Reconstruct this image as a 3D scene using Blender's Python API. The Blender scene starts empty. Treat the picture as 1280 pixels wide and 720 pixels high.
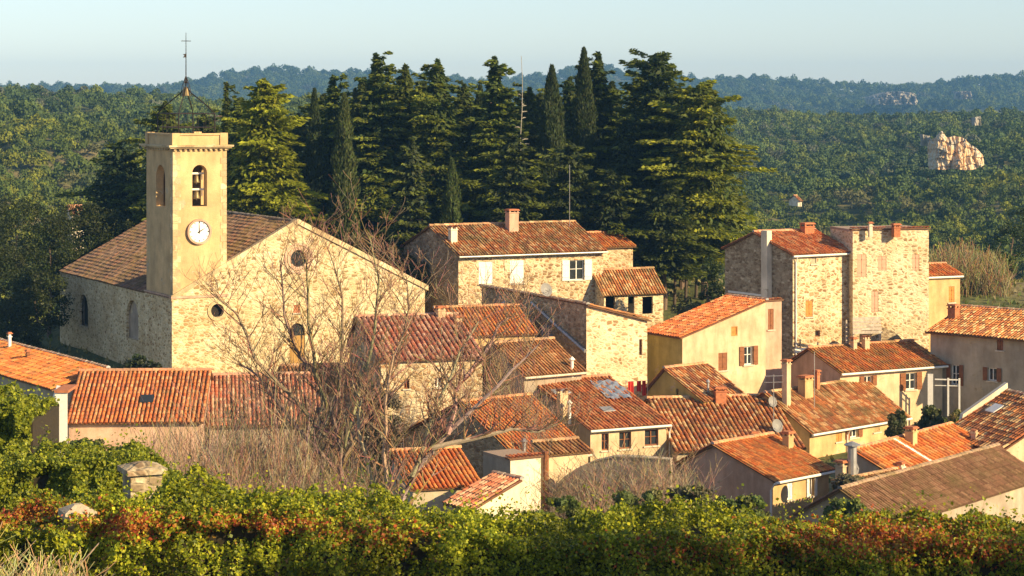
import bpy, bmesh, math, random
import numpy as np
from mathutils import Vector, Matrix, noise
from mathutils.geometry import tessellate_polygon

random.seed(7)
rng = np.random.default_rng(7)
SC = bpy.context.scene
COL = SC.collection

# ------------------------------------------------------------------ camera, sky, sun, exposure
F = 2800.0          # focal length in photo pixels (1280 wide)
YH = 120.0          # eye level in the photo
cd = bpy.data.cameras.new('camera')
cam = bpy.data.objects.new('camera', cd)
COL.objects.link(cam)
cam.rotation_euler = (math.radians(90), 0, 0)
cd.sensor_width = 36.0
cd.lens = 36.0 * F / 1280.0
cd.shift_y = -(360.0 - YH) / 1280.0
cd.clip_start = 0.5
cd.clip_end = 20000
SC.camera = cam

SUN_EL, SUN_AZ = 24.0, 122.0        # azimuth clockwise from +Y (the view direction)
wd = bpy.data.worlds.new('World')
SC.world = wd
wd.use_nodes = True
nt = wd.node_tree
sky = nt.nodes.new('ShaderNodeTexSky')
sky.sky_type = 'NISHITA'
sky.sun_disc = False
sky.sun_elevation = math.radians(SUN_EL)
sky.sun_rotation = math.radians(SUN_AZ)
sky.altitude = 0
sky.air_density = 1.0
sky.dust_density = 0.25
sky.ozone_density = 4.6
hs = nt.nodes.new('ShaderNodeHueSaturation'); hs.inputs['Saturation'].default_value = .72
nt.links.new(sky.outputs[0], hs.inputs['Color'])
nt.links.new(hs.outputs[0], nt.nodes['Background'].inputs[0])
nt.nodes['Background'].inputs[1].default_value = 0.090
sd = bpy.data.lights.new('sun', 'SUN')
sd.energy = 5.0
sd.angle = math.radians(0.5)
sd.color = (1.0, 0.77, 0.42)
sun = bpy.data.objects.new('sun', sd)
COL.objects.link(sun)
_a, _e = math.radians(SUN_AZ), math.radians(SUN_EL)
sdir = Vector((math.sin(_a) * math.cos(_e), math.cos(_a) * math.cos(_e), math.sin(_e)))
sun.rotation_euler = sdir.to_track_quat('Z', 'Y').to_euler()
SC.view_settings.view_transform = 'Standard'
SC.view_settings.look = 'None'
SC.view_settings.gamma = 1.0
SC.view_settings.use_curve_mapping = False
SC.view_settings.exposure = 0.92
SC.render.engine = 'CYCLES'
SC.cycles.max_bounces = 5
SC.cycles.diffuse_bounces = 3
SC.cycles.volume_bounces = 0
SC.cycles.use_denoising = True
HAZE = 1.5e-4

# ------------------------------------------------------------------ small helpers
def W(px, py, Y):
    return Vector(((px - 640) / F * Y, Y, -(py - YH) / F * Y))

def proj(p):
    return 640 + F * p[0] / p[1], YH - F * p[2] / p[1]

def tag(o, label=None, cat=None, group=None, kind=None):
    if label: o['label'] = label
    if cat: o['category'] = cat
    if group: o['group'] = group
    if kind: o['kind'] = kind
    return o

def empty(name, loc, rz=0.0):
    o = bpy.data.objects.new(name, None)
    o.location = loc
    o.rotation_euler = (0, 0, rz)
    o.empty_display_size = 0.5
    COL.objects.link(o)
    return o

def link_mesh(name, me, parent=None):
    o = bpy.data.objects.new(name, me)
    COL.objects.link(o)
    if parent is not None: o.parent = parent
    return o

class MB:
    """collects shapes with per face colour and builds one mesh"""
    def __init__(s):
        s.v, s.f, s.c, s.m = [], [], [], []
    def face(s, pts, col=(1, 1, 1), mi=0):
        n = len(s.v)
        s.v += [tuple(p) for p in pts]
        s.f.append(tuple(range(n, n + len(pts))))
        s.c.append(col); s.m.append(mi)
    def box(s, x0, x1, y0, y1, z0, z1, col=(1, 1, 1), mi=0, M=None):
        P = [Vector((x, y, z)) for z in (z0, z1) for y in (y0, y1) for x in (x0, x1)]
        if M is not None: P = [M @ p for p in P]
        for q in ((0, 2, 3, 1), (4, 5, 7, 6), (0, 1, 5, 4), (2, 6, 7, 3), (0, 4, 6, 2), (1, 3, 7, 5)):
            s.face([P[i] for i in q], col, mi)
    def prism(s, pts, vec, col=(1, 1, 1), mi=0):
        """extrude polygon pts along vec"""
        pts = [Vector(p) for p in pts]; vec = Vector(vec)
        s.face(pts, col, mi); s.face([p + vec for p in reversed(pts)], col, mi)
        for i in range(len(pts)):
            a, b = pts[i], pts[(i + 1) % len(pts)]
            s.face([a, a + vec, b + vec, b], col, mi)
    def tube(s, pts, radii, n=6, col=(1, 1, 1), mi=0, cap=True):
        rings = []
        for i, p in enumerate(pts):
            p = Vector(p)
            d = (Vector(pts[min(i + 1, len(pts) - 1)]) - Vector(pts[max(i - 1, 0)]))
            if d.length < 1e-9: d = Vector((0, 0, 1))
            d.normalize()
            ref = Vector((0, 0, 1)) if abs(d.z) < 0.9 else Vector((1, 0, 0))
            a = d.cross(ref).normalized(); b = d.cross(a)
            r = radii[i] if hasattr(radii, '__len__') else radii
            rings.append([p + (a * math.cos(t) + b * math.sin(t)) * r for t in [2 * math.pi * k / n for k in range(n)]])
        base = len(s.v)
        for R in rings: s.v += [tuple(q) for q in R]
        for i in range(len(rings) - 1):
            for k in range(n):
                k2 = (k + 1) % n
                s.f.append((base + i * n + k, base + i * n + k2, base + (i + 1) * n + k2, base + (i + 1) * n + k))
                s.c.append(col); s.m.append(mi)
        if cap and n > 3:
            s.f.append(tuple(base + k for k in range(n))); s.c.append(col); s.m.append(mi)
            e = base + (len(rings) - 1) * n
            s.f.append(tuple(e + k for k in reversed(range(n)))); s.c.append(col); s.m.append(mi)
    def disc(s, c, nrm, r, n=24, col=(1, 1, 1), mi=0):
        c = Vector(c); d = Vector(nrm).normalized()
        ref = Vector((0, 0, 1)) if abs(d.z) < 0.9 else Vector((1, 0, 0))
        a = d.cross(ref).normalized(); b = d.cross(a)
        s.face([c + (a * math.cos(2 * math.pi * k / n) + b * math.sin(2 * math.pi * k / n)) * r for k in range(n)], col, mi)
    def ring(s, c, nrm, r0, r1, depth, n=28, col=(1, 1, 1), mi=0):
        c = Vector(c); d = Vector(nrm).normalized()
        ref = Vector((0, 0, 1)) if abs(d.z) < 0.9 else Vector((1, 0, 0))
        a = d.cross(ref).normalized(); b = d.cross(a)
        def P(r, k, o): 
            t = 2 * math.pi * (k % n) / n
            return c + (a * math.cos(t) + b * math.sin(t)) * r + d * o
        for k in range(n):
            s.face([P(r0, k, depth), P(r1, k, depth), P(r1, k + 1, depth), P(r0, k + 1, depth)], col, mi)
            s.face([P(r1, k, 0), P(r1, k + 1, 0), P(r1, k + 1, depth), P(r1, k, depth)], col, mi)
            s.face([P(r0, k, 0), P(r0, k, depth), P(r0, k + 1, depth), P(r0, k + 1, 0)], col, mi)
    def lathe(s, c, prof, n=12, col=(1, 1, 1), mi=0):
        c = Vector(c)
        R = [[c + Vector((r * math.cos(2 * math.pi * k / n), r * math.sin(2 * math.pi * k / n), z)) for k in range(n)] for r, z in prof]
        for i in range(len(R) - 1):
            for k in range(n):
                s.face([R[i][k], R[i][(k + 1) % n], R[i + 1][(k + 1) % n], R[i + 1][k]], col, mi)
    def build(s, name, mats, parent=None, smooth=False):
        me = bpy.data.meshes.new(name)
        me.from_pydata(s.v, [], s.f)
        if not isinstance(mats, (list, tuple)): mats = [mats]
        for m in mats: me.materials.append(m)
        me.polygons.foreach_set('material_index', s.m)
        if smooth: me.polygons.foreach_set('use_smooth', [True] * len(s.f))
        at = me.color_attributes.new('Col', 'FLOAT_COLOR', 'CORNER')
        n = [len(f) for f in s.f]
        c = np.repeat(np.c_[np.array(s.c, dtype=np.float32).reshape(-1, 3), np.ones(len(s.c), dtype=np.float32)], n, axis=0)
        at.data.foreach_set('color', c.ravel())
        me.update()
        return link_mesh(name, me, parent)

def tri_quads(name, V, C, mat, parent=None, k=4):
    """V (N,k,3) separate k-gons with colour C (N,3): fast numpy mesh"""
    N = V.shape[0]
    me = bpy.data.meshes.new(name)
    me.vertices.add(N * k); me.loops.add(N * k); me.polygons.add(N)
    me.vertices.foreach_set('co', V.astype(np.float32).ravel())
    me.loops.foreach_set('vertex_index', np.arange(N * k, dtype=np.int32))
    me.polygons.foreach_set('loop_start', np.arange(0, N * k, k, dtype=np.int32))
    me.polygons.foreach_set('loop_total', np.full(N, k, dtype=np.int32))
    me.materials.append(mat)
    at = me.color_attributes.new('Col', 'FLOAT_COLOR', 'POINT')
    c = np.repeat(np.c_[C, np.ones(N)].astype(np.float32), k, axis=0)
    at.data.foreach_set('color', c.ravel())
    me.update(calc_edges=True)
    return link_mesh(name, me, parent)

def unit(a):
    return a / np.maximum(np.linalg.norm(a, axis=-1, keepdims=True), 1e-9)

def diamonds(P, D, N_, L, Wd):
    """leaf shaped diamonds at P, long axis D, face normal N_, length L, width Wd"""
    D = unit(D); S = unit(np.cross(D, N_))
    L = np.asarray(L)[:, None]; Wd = np.asarray(Wd)[:, None]
    return np.stack([P - D * L * .5, P + S * Wd * .5 - D * L * .05, P + D * L * .5, P - S * Wd * .5 - D * L * .05], axis=1)

def rdir(n):
    return unit(rng.normal(size=(n, 3)))

# ------------------------------------------------------------------ materials
def newmat(name):
    m = bpy.data.materials.new(name)
    m.use_nodes = True
    nt = m.node_tree
    b = nt.nodes['Principled BSDF']
    b.inputs['Specular IOR Level'].default_value = 0.25
    return m, nt, b

def nd(nt, t, **kw):
    n = nt.nodes.new(t)
    for k, v in kw.items():
        if k in n.inputs: n.inputs[k].default_value = v
        else: setattr(n, k, v)
    return n

def ramp(nt, stops, interp='LINEAR'):
    r = nt.nodes.new('ShaderNodeValToRGB')
    r.color_ramp.interpolation = interp
    e = r.color_ramp.elements
    while len(e) < len(stops): e.new(0.5)
    for i, (p, c) in enumerate(stops):
        e[i].position = p
        e[i].color = (c[0], c[1], c[2], 1) if hasattr(c, '__len__') else (c, c, c, 1)
    return r

def mixc(nt, fac, a, b, mode='MIX'):
    n = nt.nodes.new('ShaderNodeMix')
    n.data_type = 'RGBA'; n.blend_type = mode
    for sock, val in ((n.inputs[0], fac), (n.inputs[6], a), (n.inputs[7], b)):
        if hasattr(val, 'is_linked') or hasattr(val, 'links'): nt.links.new(val, sock)
        elif hasattr(val, '__len__'): sock.default_value = (val[0], val[1], val[2], 1)
        else: sock.default_value = val
    return n.outputs[2]

def coords(nt, scale=(1, 1, 1), warp=0.0, wscale=3.0):
    tc = nt.nodes.new('ShaderNodeTexCoord')
    out = tc.outputs['Object']
    if warp:
        nz = nd(nt, 'ShaderNodeTexNoise', Scale=wscale, Detail=2.0)
        nt.links.new(out, nz.inputs['Vector'])
        sub = nd(nt, 'ShaderNodeVectorMath', operation='SUBTRACT')
        nt.links.new(nz.outputs['Color'], sub.inputs[0]); sub.inputs[1].default_value = (.5, .5, .5)
        sc = nd(nt, 'ShaderNodeVectorMath', operation='SCALE')
        nt.links.new(sub.outputs[0], sc.inputs[0]); sc.inputs['Scale'].default_value = warp
        ad = nd(nt, 'ShaderNodeVectorMath', operation='ADD')
        nt.links.new(out, ad.inputs[0]); nt.links.new(sc.outputs[0], ad.inputs[1])
        out = ad.outputs[0]
    mp = nt.nodes.new('ShaderNodeMapping')
    mp.inputs['Scale'].default_value = scale
    nt.links.new(out, mp.inputs['Vector'])
    return mp.outputs[0], tc.outputs['Object']

def stone_mat(name, cols, mortar, sx=2.4, sz=4.6, mort_w=0.06, bump=0.6, stain=(.5, .42, .33)):
    m, nt, b = newmat(name)
    v, o = coords(nt, (sx, sx, sz), 0.16, 2.5)
    v1 = nd(nt, 'ShaderNodeTexVoronoi', Scale=1.0, Randomness=0.85)
    v2 = nd(nt, 'ShaderNodeTexVoronoi', feature='DISTANCE_TO_EDGE', Scale=1.0, Randomness=0.85)
    nt.links.new(v, v1.inputs['Vector']); nt.links.new(v, v2.inputs['Vector'])
    sep = nt.nodes.new('ShaderNodeSeparateColor')
    nt.links.new(v1.outputs['Color'], sep.inputs[0])
    r = ramp(nt, [(i / (len(cols)), c) for i, c in enumerate(cols)], 'CONSTANT')
    nt.links.new(sep.outputs[0], r.inputs[0])
    br = nd(nt, 'ShaderNodeMapRange'); br.inputs[3].default_value = .72; br.inputs[4].default_value = 1.2
    nt.links.new(sep.outputs[1], br.inputs[0])
    c1 = mixc(nt, 1.0, r.outputs[0], br.outputs[0], 'MULTIPLY')
    mk = ramp(nt, [(0.0, 1.0), (mort_w, 0.75), (mort_w * 2.2, 0.0)])
    nt.links.new(v2.outputs[0], mk.inputs[0])
    c2 = mixc(nt, mk.outputs[0], c1, mortar)
    nz = nd(nt, 'ShaderNodeTexNoise', Scale=0.45, Detail=5.0, Roughness=.65)
    nt.links.new(o, nz.inputs['Vector'])
    rz = ramp(nt, [(0.42, 0.0), (0.68, 0.75)])
    nt.links.new(nz.outputs[0], rz.inputs[0])
    st = mixc(nt, rz.outputs[0], c2, mixc(nt, 1.0, c2, stain, 'MULTIPLY'))
    nz2 = nd(nt, 'ShaderNodeTexNoise', Scale=14.0, Detail=3.0)
    nt.links.new(o, nz2.inputs['Vector'])
    r2 = ramp(nt, [(0.3, .78), (0.7, 1.18)])
    nt.links.new(nz2.outputs[0], r2.inputs[0])
    nt.links.new(mixc(nt, 1.0, st, r2.outputs[0], 'MULTIPLY'), b.inputs['Base Color'])
    b.inputs['Roughness'].default_value = .92
    bp = nd(nt, 'ShaderNodeBump', Strength=bump, Distance=0.06)
    rb = ramp(nt, [(0.0, 0.0), (mort_w * 3, 1.0)])
    nt.links.new(v2.outputs[0], rb.inputs[0])
    nt.links.new(mixc(nt, .3, rb.outputs[0], nz2.outputs[0]), bp.inputs['Height'])
    nt.links.new(bp.outputs[0], b.inputs['Normal'])
    return m

def plaster_mat(name, col, stain=(.55, .45, .35), amt=.6, blot=.6):
    m, nt, b = newmat(name)
    v, o = coords(nt, (1, 1, .35), 0.0)
    nz = nd(nt, 'ShaderNodeTexNoise', Scale=1.3, Detail=7.0, Roughness=.68)
    nt.links.new(v, nz.inputs['Vector'])
    r = ramp(nt, [(0.40, 0.0), (0.70, amt)])
    nt.links.new(nz.outputs[0], r.inputs[0])
    c = mixc(nt, r.outputs[0], col, [col[i] * stain[i] for i in range(3)])
    nz2 = nd(nt, 'ShaderNodeTexNoise', Scale=.35 / max(blot, .01), Detail=4.0, Roughness=.6)
    nt.links.new(o, nz2.inputs['Vector'])
    r2 = ramp(nt, [(0.35, .8), (0.65, 1.15)])
    nt.links.new(nz2.outputs[0], r2.inputs[0])
    c = mixc(nt, 1.0, c, r2.outputs[0], 'MULTIPLY')
    mp2 = nt.nodes.new('ShaderNodeMapping'); mp2.inputs['Scale'].default_value = (1.3, 1.3, .16)
    nt.links.new(o, mp2.inputs['Vector'])
    nz4 = nd(nt, 'ShaderNodeTexNoise', Scale=1.0, Detail=8.0, Roughness=.75)
    nt.links.new(mp2.outputs[0], nz4.inputs['Vector'])
    r4 = ramp(nt, [(0.30, .70), (0.52, 1.0), (0.7, 1.06)])
    nt.links.new(nz4.outputs[0], r4.inputs[0])
    c = mixc(nt, .5, c, mixc(nt, 1.0, c, r4.outputs[0], 'MULTIPLY'))
    nz5 = nd(nt, 'ShaderNodeTexNoise', Scale=.6, Detail=8.0, Roughness=.62)
    nt.links.new(o, nz5.inputs['Vector'])
    r5 = ramp(nt, [(0.615, 0.0), (0.635, .85)])
    nt.links.new(nz5.outputs[0], r5.inputs[0])
    v6, _ = coords(nt, (3, 3, 6), .15, 3)
    vo = nd(nt, 'ShaderNodeTexVoronoi', Scale=1.0); nt.links.new(v6, vo.inputs['Vector'])
    r6 = ramp(nt, [(.1, (.30, .22, .13)), (.5, (.50, .40, .26))]); nt.links.new(vo.outputs['Distance'], r6.inputs[0])
    c = mixc(nt, r5.outputs[0], c, r6.outputs[0])
    nz3 = nd(nt, 'ShaderNodeTexNoise', Scale=22.0, Detail=3.0)
    nt.links.new(o, nz3.inputs['Vector'])
    r3 = ramp(nt, [(0.3, .88), (0.7, 1.1)])
    nt.links.new(nz3.outputs[0], r3.inputs[0])
    nt.links.new(mixc(nt, 1.0, c, r3.outputs[0], 'MULTIPLY'), b.inputs['Base Color'])
    b.inputs['Roughness'].default_value = .93
    bp = nd(nt, 'ShaderNodeBump', Strength=.35, Distance=0.03)
    nt.links.new(nz3.outputs[0], bp.inputs['Height'])
    nt.links.new(bp.outputs[0], b.inputs['Normal'])
    return m

def plain(name, col, rough=.6, metal=0.0, var=.25, scale=3.0):
    m, nt, b = newmat(name)
    v, o = coords(nt)
    nz = nd(nt, 'ShaderNodeTexNoise', Scale=scale, Detail=5.0, Roughness=.65)
    nt.links.new(o, nz.inputs['Vector'])
    r = ramp(nt, [(0.3, 1 - var), (0.7, 1 + var * .6)])
    nt.links.new(nz.outputs[0], r.inputs[0])
    nt.links.new(mixc(nt, 1.0, col, r.outputs[0], 'MULTIPLY'), b.inputs['Base Color'])
    b.inputs['Roughness'].default_value = rough
    b.inputs['Metallic'].default_value = metal
    return m

def attr_mat(name, rough=.85, lichen=None, lam=0.0, lscale=.8, transl=0.0, fine=.25, fscale=9.0, bump=0.0):
    """colour from the per piece colour attribute, with lichen blotches and fine noise on top"""
    m, nt, b = newmat(name)
    at = nt.nodes.new('ShaderNodeAttribute'); at.attribute_name = 'Col'
    tc = nt.nodes.new('ShaderNodeTexCoord'); o = tc.outputs['Object']
    c = at.outputs['Color']
    if lichen:
        nz = nd(nt, 'ShaderNodeTexNoise', Scale=lscale, Detail=7.0, Roughness=.72)
        nt.links.new(o, nz.inputs['Vector'])
        r = ramp(nt, [(0.60 - .22 * lam, 0.0), (0.80 - .18 * lam, .9)])
        nt.links.new(nz.outputs[0], r.inputs[0])
        c = mixc(nt, r.outputs[0], c, lichen)
    if fine:
        nz2 = nd(nt, 'ShaderNodeTexNoise', Scale=fscale, Detail=4.0, Roughness=.7)
        nt.links.new(o, nz2.inputs['Vector'])
        r2 = ramp(nt, [(0.3, 1 - fine), (0.7, 1 + fine)])
        nt.links.new(nz2.outputs[0], r2.inputs[0])
        c = mixc(nt, 1.0, c, r2.outputs[0], 'MULTIPLY')
    nt.links.new(c, b.inputs['Base Color'])
    b.inputs['Roughness'].default_value = rough
    if transl:
        tr = nt.nodes.new('ShaderNodeBsdfTranslucent')
        nt.links.new(mixc(nt, 1.0, c, (1.3, 1.35, .6), 'MULTIPLY'), tr.inputs[0])
        mx = nt.nodes.new('ShaderNodeMixShader'); mx.inputs[0].default_value = transl
        nt.links.new(b.outputs[0], mx.inputs[1]); nt.links.new(tr.outputs[0], mx.inputs[2])
        nt.links.new(mx.outputs[0], nt.nodes['Material Output'].inputs[0])
    return m

M = {}
M['church'] = stone_mat('church_stone', [(.66, .53, .31), (.46, .33, .16), (.74, .62, .40), (.42, .28, .13), (.64, .50, .29)], (.70, .58, .37), 2.4, 5.0, .08, .8, (.68, .56, .42))
M['rubble'] = stone_mat('rubble_stone', [(.60, .45, .26), (.42, .26, .13), (.74, .58, .36), (.38, .21, .10), (.60, .40, .21), (.50, .33, .17)], (.72, .60, .40), 2.5, 4.8, .08, 1.0)
M['rubble_pale'] = stone_mat('pale_rubble_stone', [(.66, .53, .34), (.50, .37, .21), (.74, .60, .38), (.44, .27, .13), (.60, .44, .25)], (.74, .62, .42), 2.5, 4.8, .10, .9, (.72, .62, .5))
M['grey_and_shaded_stone'] = stone_mat('grey_and_shaded_stone', [(.44, .35, .23), (.31, .23, .14), (.54, .45, .31), (.26, .18, .11)], (.38, .30, .19), 2.6, 5.0, .06, .7)  # grey stone; on left house walls it puts their shade into the colour
M['tower'] = plaster_mat('tower_plaster', (.62, .43, .22), (.75, .65, .55), .45, .7)
M['quoin'] = stone_mat('quoin_stone', [(.62, .48, .28), (.55, .42, .24), (.68, .54, .33)], (.55, .43, .26), 1.0, 1.0, .02, .2)
M['cream'] = plaster_mat('cream_plaster', (.66, .50, .32))
M['ochre'] = plaster_mat('ochre_plaster', (.62, .43, .21))
M['yellow'] = plaster_mat('yellow_plaster', (.50, .40, .14), (.6, .6, .5), .6)
M['pink'] = plaster_mat('pink_plaster', (.60, .40, .29))
M['white'] = plaster_mat('white_plaster', (.78, .68, .52), (.75, .68, .6), .5)
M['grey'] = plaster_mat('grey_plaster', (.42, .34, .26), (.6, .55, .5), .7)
M['tan'] = plaster_mat('tan_plaster', (.48, .40, .29), (.7, .62, .5), .6)
M['tile'] = attr_mat('canal_tiles', .88, (.22, .15, .06), .48, .8)
M['tile_moss'] = attr_mat('mossy_canal_tiles', .92, (.17, .12, .045), .75, .7)
M['tile_clean'] = attr_mat('clean_canal_tiles', .85, (.42, .30, .16), .1, .9)
M['mortar'] = plain('lime_mortar', (.62, .54, .42), .95, 0, .3, 4)
M['white_paint'] = plain('white_paint', (.80, .76, .68), .6, 0, .12, 5)
M['brown_paint'] = plain('brown_paint', (.24, .09, .035), .6, 0, .25, 6)
M['orange_wood'] = plain('orange_wood', (.50, .22, .05), .65, 0, .3, 5)
M['pink_paint'] = plain('faded_pink_paint', (.62, .36, .24), .85, 0, .15, 4)
M['dark'] = plain('dark_interior', (.02, .017, .014), .9, 0, .3, 3)
M['glass'] = plain('window_glass', (.03, .035, .04), .08, 0, .2, 3)
M['iron'] = plain('wrought_iron', (.035, .025, .02), .6, .3, .3, 8)
M['zinc'] = plain('zinc_metal', (.42, .41, .40), .45, .6, .25, 5)
M['bronze'] = plain('bell_bronze', (.20, .15, .08), .5, .7, .3, 6)
M['clock'] = plain('clock_enamel', (.85, .82, .78), .35, 0, .05, 3)
M['brick'] = plain('terracotta_brick', (.46, .17, .08), .9, 0, .35, 6)
M['door'] = plain('door_wood', (.42, .24, .07), .6, 0, .25, 5)
M['dish'] = plain('dish_grey', (.24, .23, .22), .5, 0, .1, 3)
M['leaf_conifer'] = attr_mat('conifer_needles', .75, None, 0, 1, .34, .2, 2.0)
M['leaf'] = attr_mat('broad_leaves', .5, None, 0, 1, .3, .15, 5.0)
M['leaf_far'] = attr_mat('far_leaves', .85, None, 0, 1, .15, .0, .3)
M['bark'] = attr_mat('bark', .9, None, 0, 1, 0, .35, 12.0)
M['tarp'] = plain('blue_grey_tarpaulin', (.22, .25, .32), .5, 0, .2, 2)
M['red_cloth'] = plain('red_cloth', (.50, .04, .03), .9, 0, .2, 4)
M['planks'] = plain('weathered_planks', (.50, .42, .34), .85, 0, .4, 4)

def ground_mat():
    m, nt, b = newmat('ground_soil')
    tc = nt.nodes.new('ShaderNodeTexCoord'); o = tc.outputs['Object']
    n1 = nd(nt, 'ShaderNodeTexNoise', Scale=.05, Detail=8.0, Roughness=.7)
    nt.links.new(o, n1.inputs['Vector'])
    r = ramp(nt, [(.35, (.05, .065, .02)), (.5, (.11, .12, .04)), (.62, (.22, .18, .09)), (.75, (.10, .11, .03))])
    nt.links.new(n1.outputs[0], r.inputs[0])
    n2 = nd(nt, 'ShaderNodeTexNoise', Scale=1.5, Detail=6.0, Roughness=.75)
    nt.links.new(o, n2.inputs['Vector'])
    r2 = ramp(nt, [(.3, .55), (.7, 1.35)])
    nt.links.new(n2.outputs[0], r2.inputs[0])
    nt.links.new(mixc(nt, 1.0, r.outputs[0], r2.outputs[0], 'MULTIPLY'), b.inputs['Base Color'])
    b.inputs['Roughness'].default_value = 1
    bp = nd(nt, 'ShaderNodeBump', Strength=.6, Distance=.3)
    nt.links.new(n2.outputs[0], bp.inputs['Height']); nt.links.new(bp.outputs[0], b.inputs['Normal'])
    return m
M['ground'] = ground_mat()

def rock_mat(name, stops, sc=.25):
    m, nt, b = newmat(name)
    v, o = coords(nt, (1, 1, .28), 1.5, .3)
    n1 = nd(nt, 'ShaderNodeTexNoise', Scale=sc, Detail=9.0, Roughness=.68)
    nt.links.new(v, n1.inputs['Vector'])
    r = ramp(nt, stops)
    nt.links.new(n1.outputs[0], r.inputs[0])
    nt.links.new(r.outputs[0], b.inputs['Base Color'])
    b.inputs['Roughness'].default_value = .95
    bp = nd(nt, 'ShaderNodeBump', Strength=.9, Distance=.8)
    nt.links.new(n1.outputs[0], bp.inputs['Height']); nt.links.new(bp.outputs[0], b.inputs['Normal'])
    return m
M['cliff'] = rock_mat('ochre_cliff_rock', [(.36, (.12, .10, .07)), (.43, (.60, .54, .44)), (.49, (.62, .34, .13)), (.55, (.68, .56, .40)), (.66, (.38, .34, .30))], .45)
M['pale_rock'] = rock_mat('pale_cliff_rock', [(.38, (.05, .055, .03)), (.5, (.30, .27, .22)), (.58, (.36, .33, .28)), (.68, (.12, .11, .07))], .2)

# ------------------------------------------------------------------ terrain
PX_KEYS = [-400, 0, 150, 300, 600, 900, 1000, 1150, 1280, 1700]
DIST = [0, 15, 30, 40, 60, 80, 100, 122, 150, 166, 185, 205, 225, 300, 380, 450, 600, 800, 1000, 1200, 1800, 2300, 3000, 3600, 4600]
NEAR = [-1.7, -4.6, -8.2, -10.2, -14, -18, -21, -23.6, -23.3, -22.5, -18.8, -17.0, -19]
PROF = {   # ground height from 300 m outwards, per photo column
    -400: [-46, -26, -16, -6, -3, -6, -50, -60, -25, 22, -60, -80],
    0: [-46, -28, -18, -7, -3.0, -8, -50, -60, -25, 20, -60, -80],
    150: [-46, -32, -22, -9, -4.5, -9, -50, -60, -25, 22, -60, -80],
    300: [-46, -34, -24, -11, -6.0, -11, -50, -60, -25, 31, -60, -80],
    600: [-46, -36, -29, -19, -14, -11.5, -50, -60, -25, 19, -60, -80],
    900: [-46, -38, -33, -26, -20, -11.5, -50, -60, -25, 22, -60, -80],
    1000: [-46, -38, -33, -26, -20, -11.5, -50, -60, -25, 17.5, -60, -80],
    1150: [-46, -36, -31, -25, -19, -11.5, -50, -60, -22, 19, -60, -80],
    1280: [-44, -32, -29, -23, -18, -11.5, -50, -60, -22, 24, -60, -80],
    1700: [-44, -32, -29, -23, -18, -11.5, -50, -60, -22, 24, -60, -80],
}
RIDGE = ([-400, 0, 200, 250, 330, 430, 520, 600, 660, 740, 820, 900, 1000, 1100, 1200, 1280, 1700],
         [100, 102, 104, 98, 87, 84, 91, 104, 95, 85, 89, 99, 103, 102, 99, 96, 96])
def terrain_z(x, y):
    x = np.asarray(x, float); y = np.asarray(y, float)
    r = np.sqrt(x * x + y * y)
    yy = np.maximum(y, 1.0)
    px = np.where(y > 5, 640 + F * x / yy, 640 + 3000 * np.sign(x))
    px = np.clip(px, -399, 1699)
    d = np.where(y > 5, yy * .6 + r * .4 * 1.0, r)
    dd = DIST
    tab = np.array([NEAR + PROF[k] for k in PX_KEYS])
    tab[:, DIST.index(3000)] = -(np.interp(PX_KEYS, *RIDGE) + 10 - YH) / F * 3000
    z = np.zeros_like(d)
    cols = np.stack([np.interp(d, dd, tab[i]) for i in range(len(PX_KEYS))], 0)
    idx = np.clip(np.searchsorted(PX_KEYS, px) - 1, 0, len(PX_KEYS) - 2)
    k0 = np.array(PX_KEYS)[idx]; k1 = np.array(PX_KEYS)[idx + 1]
    t = (px - k0) / (k1 - k0); t = t * t * (3 - 2 * t)
    flat = cols.reshape(len(PX_KEYS), -1)
    ii = np.arange(flat.shape[1])
    z = (flat[idx.ravel(), ii] * (1 - t.ravel()) + flat[idx.ravel() + 1, ii] * t.ravel()).reshape(d.shape)
    # finer skyline of the far ridge
    far = np.clip((d - 2300) / 700, 0, 1) * np.clip((3600 - d) / 600, 0, 1)
    fine = -(np.interp(px, *RIDGE) + 10 - YH) / F * 3000 - np.interp(px, PX_KEYS, tab[:, DIST.index(3000)])
    z = z + fine * far
    a = np.clip((d - 260) / 150, 0, 1) * np.clip((1000 - d) / 250, .35, 1) * np.where(d < 1100, 1, .0)
    z = z + a * (3.0 * np.sin(x / 23 + y / 61) * np.cos(y / 37 - x / 71) + 2.2 * np.sin(x / 11 + 1.3) * np.sin(y / 19 + x / 29))
    b_ = np.clip((d - 1800) / 300, 0, 1)
    z = z + b_ * (6 * np.sin(x / 90 + y / 210) * np.cos(y / 120 - x / 150) + 2.5 * np.sin(x / 37 + y / 83))
    v = np.clip((d - 60) / 30, 0, 1) * np.clip((260 - d) / 30, 0, 1)
    z = z + v * .25 * np.sin(x / 6.3) * np.sin(y / 7.9)
    # lower ground left of the church
    lf = np.clip((200 - px) / 220, 0, 1) * np.clip((d - 150) / 30, 0, 1) * np.clip((300 - d) / 60, 0, 1)
    z = z - 6.0 * lf
    return z

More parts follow.
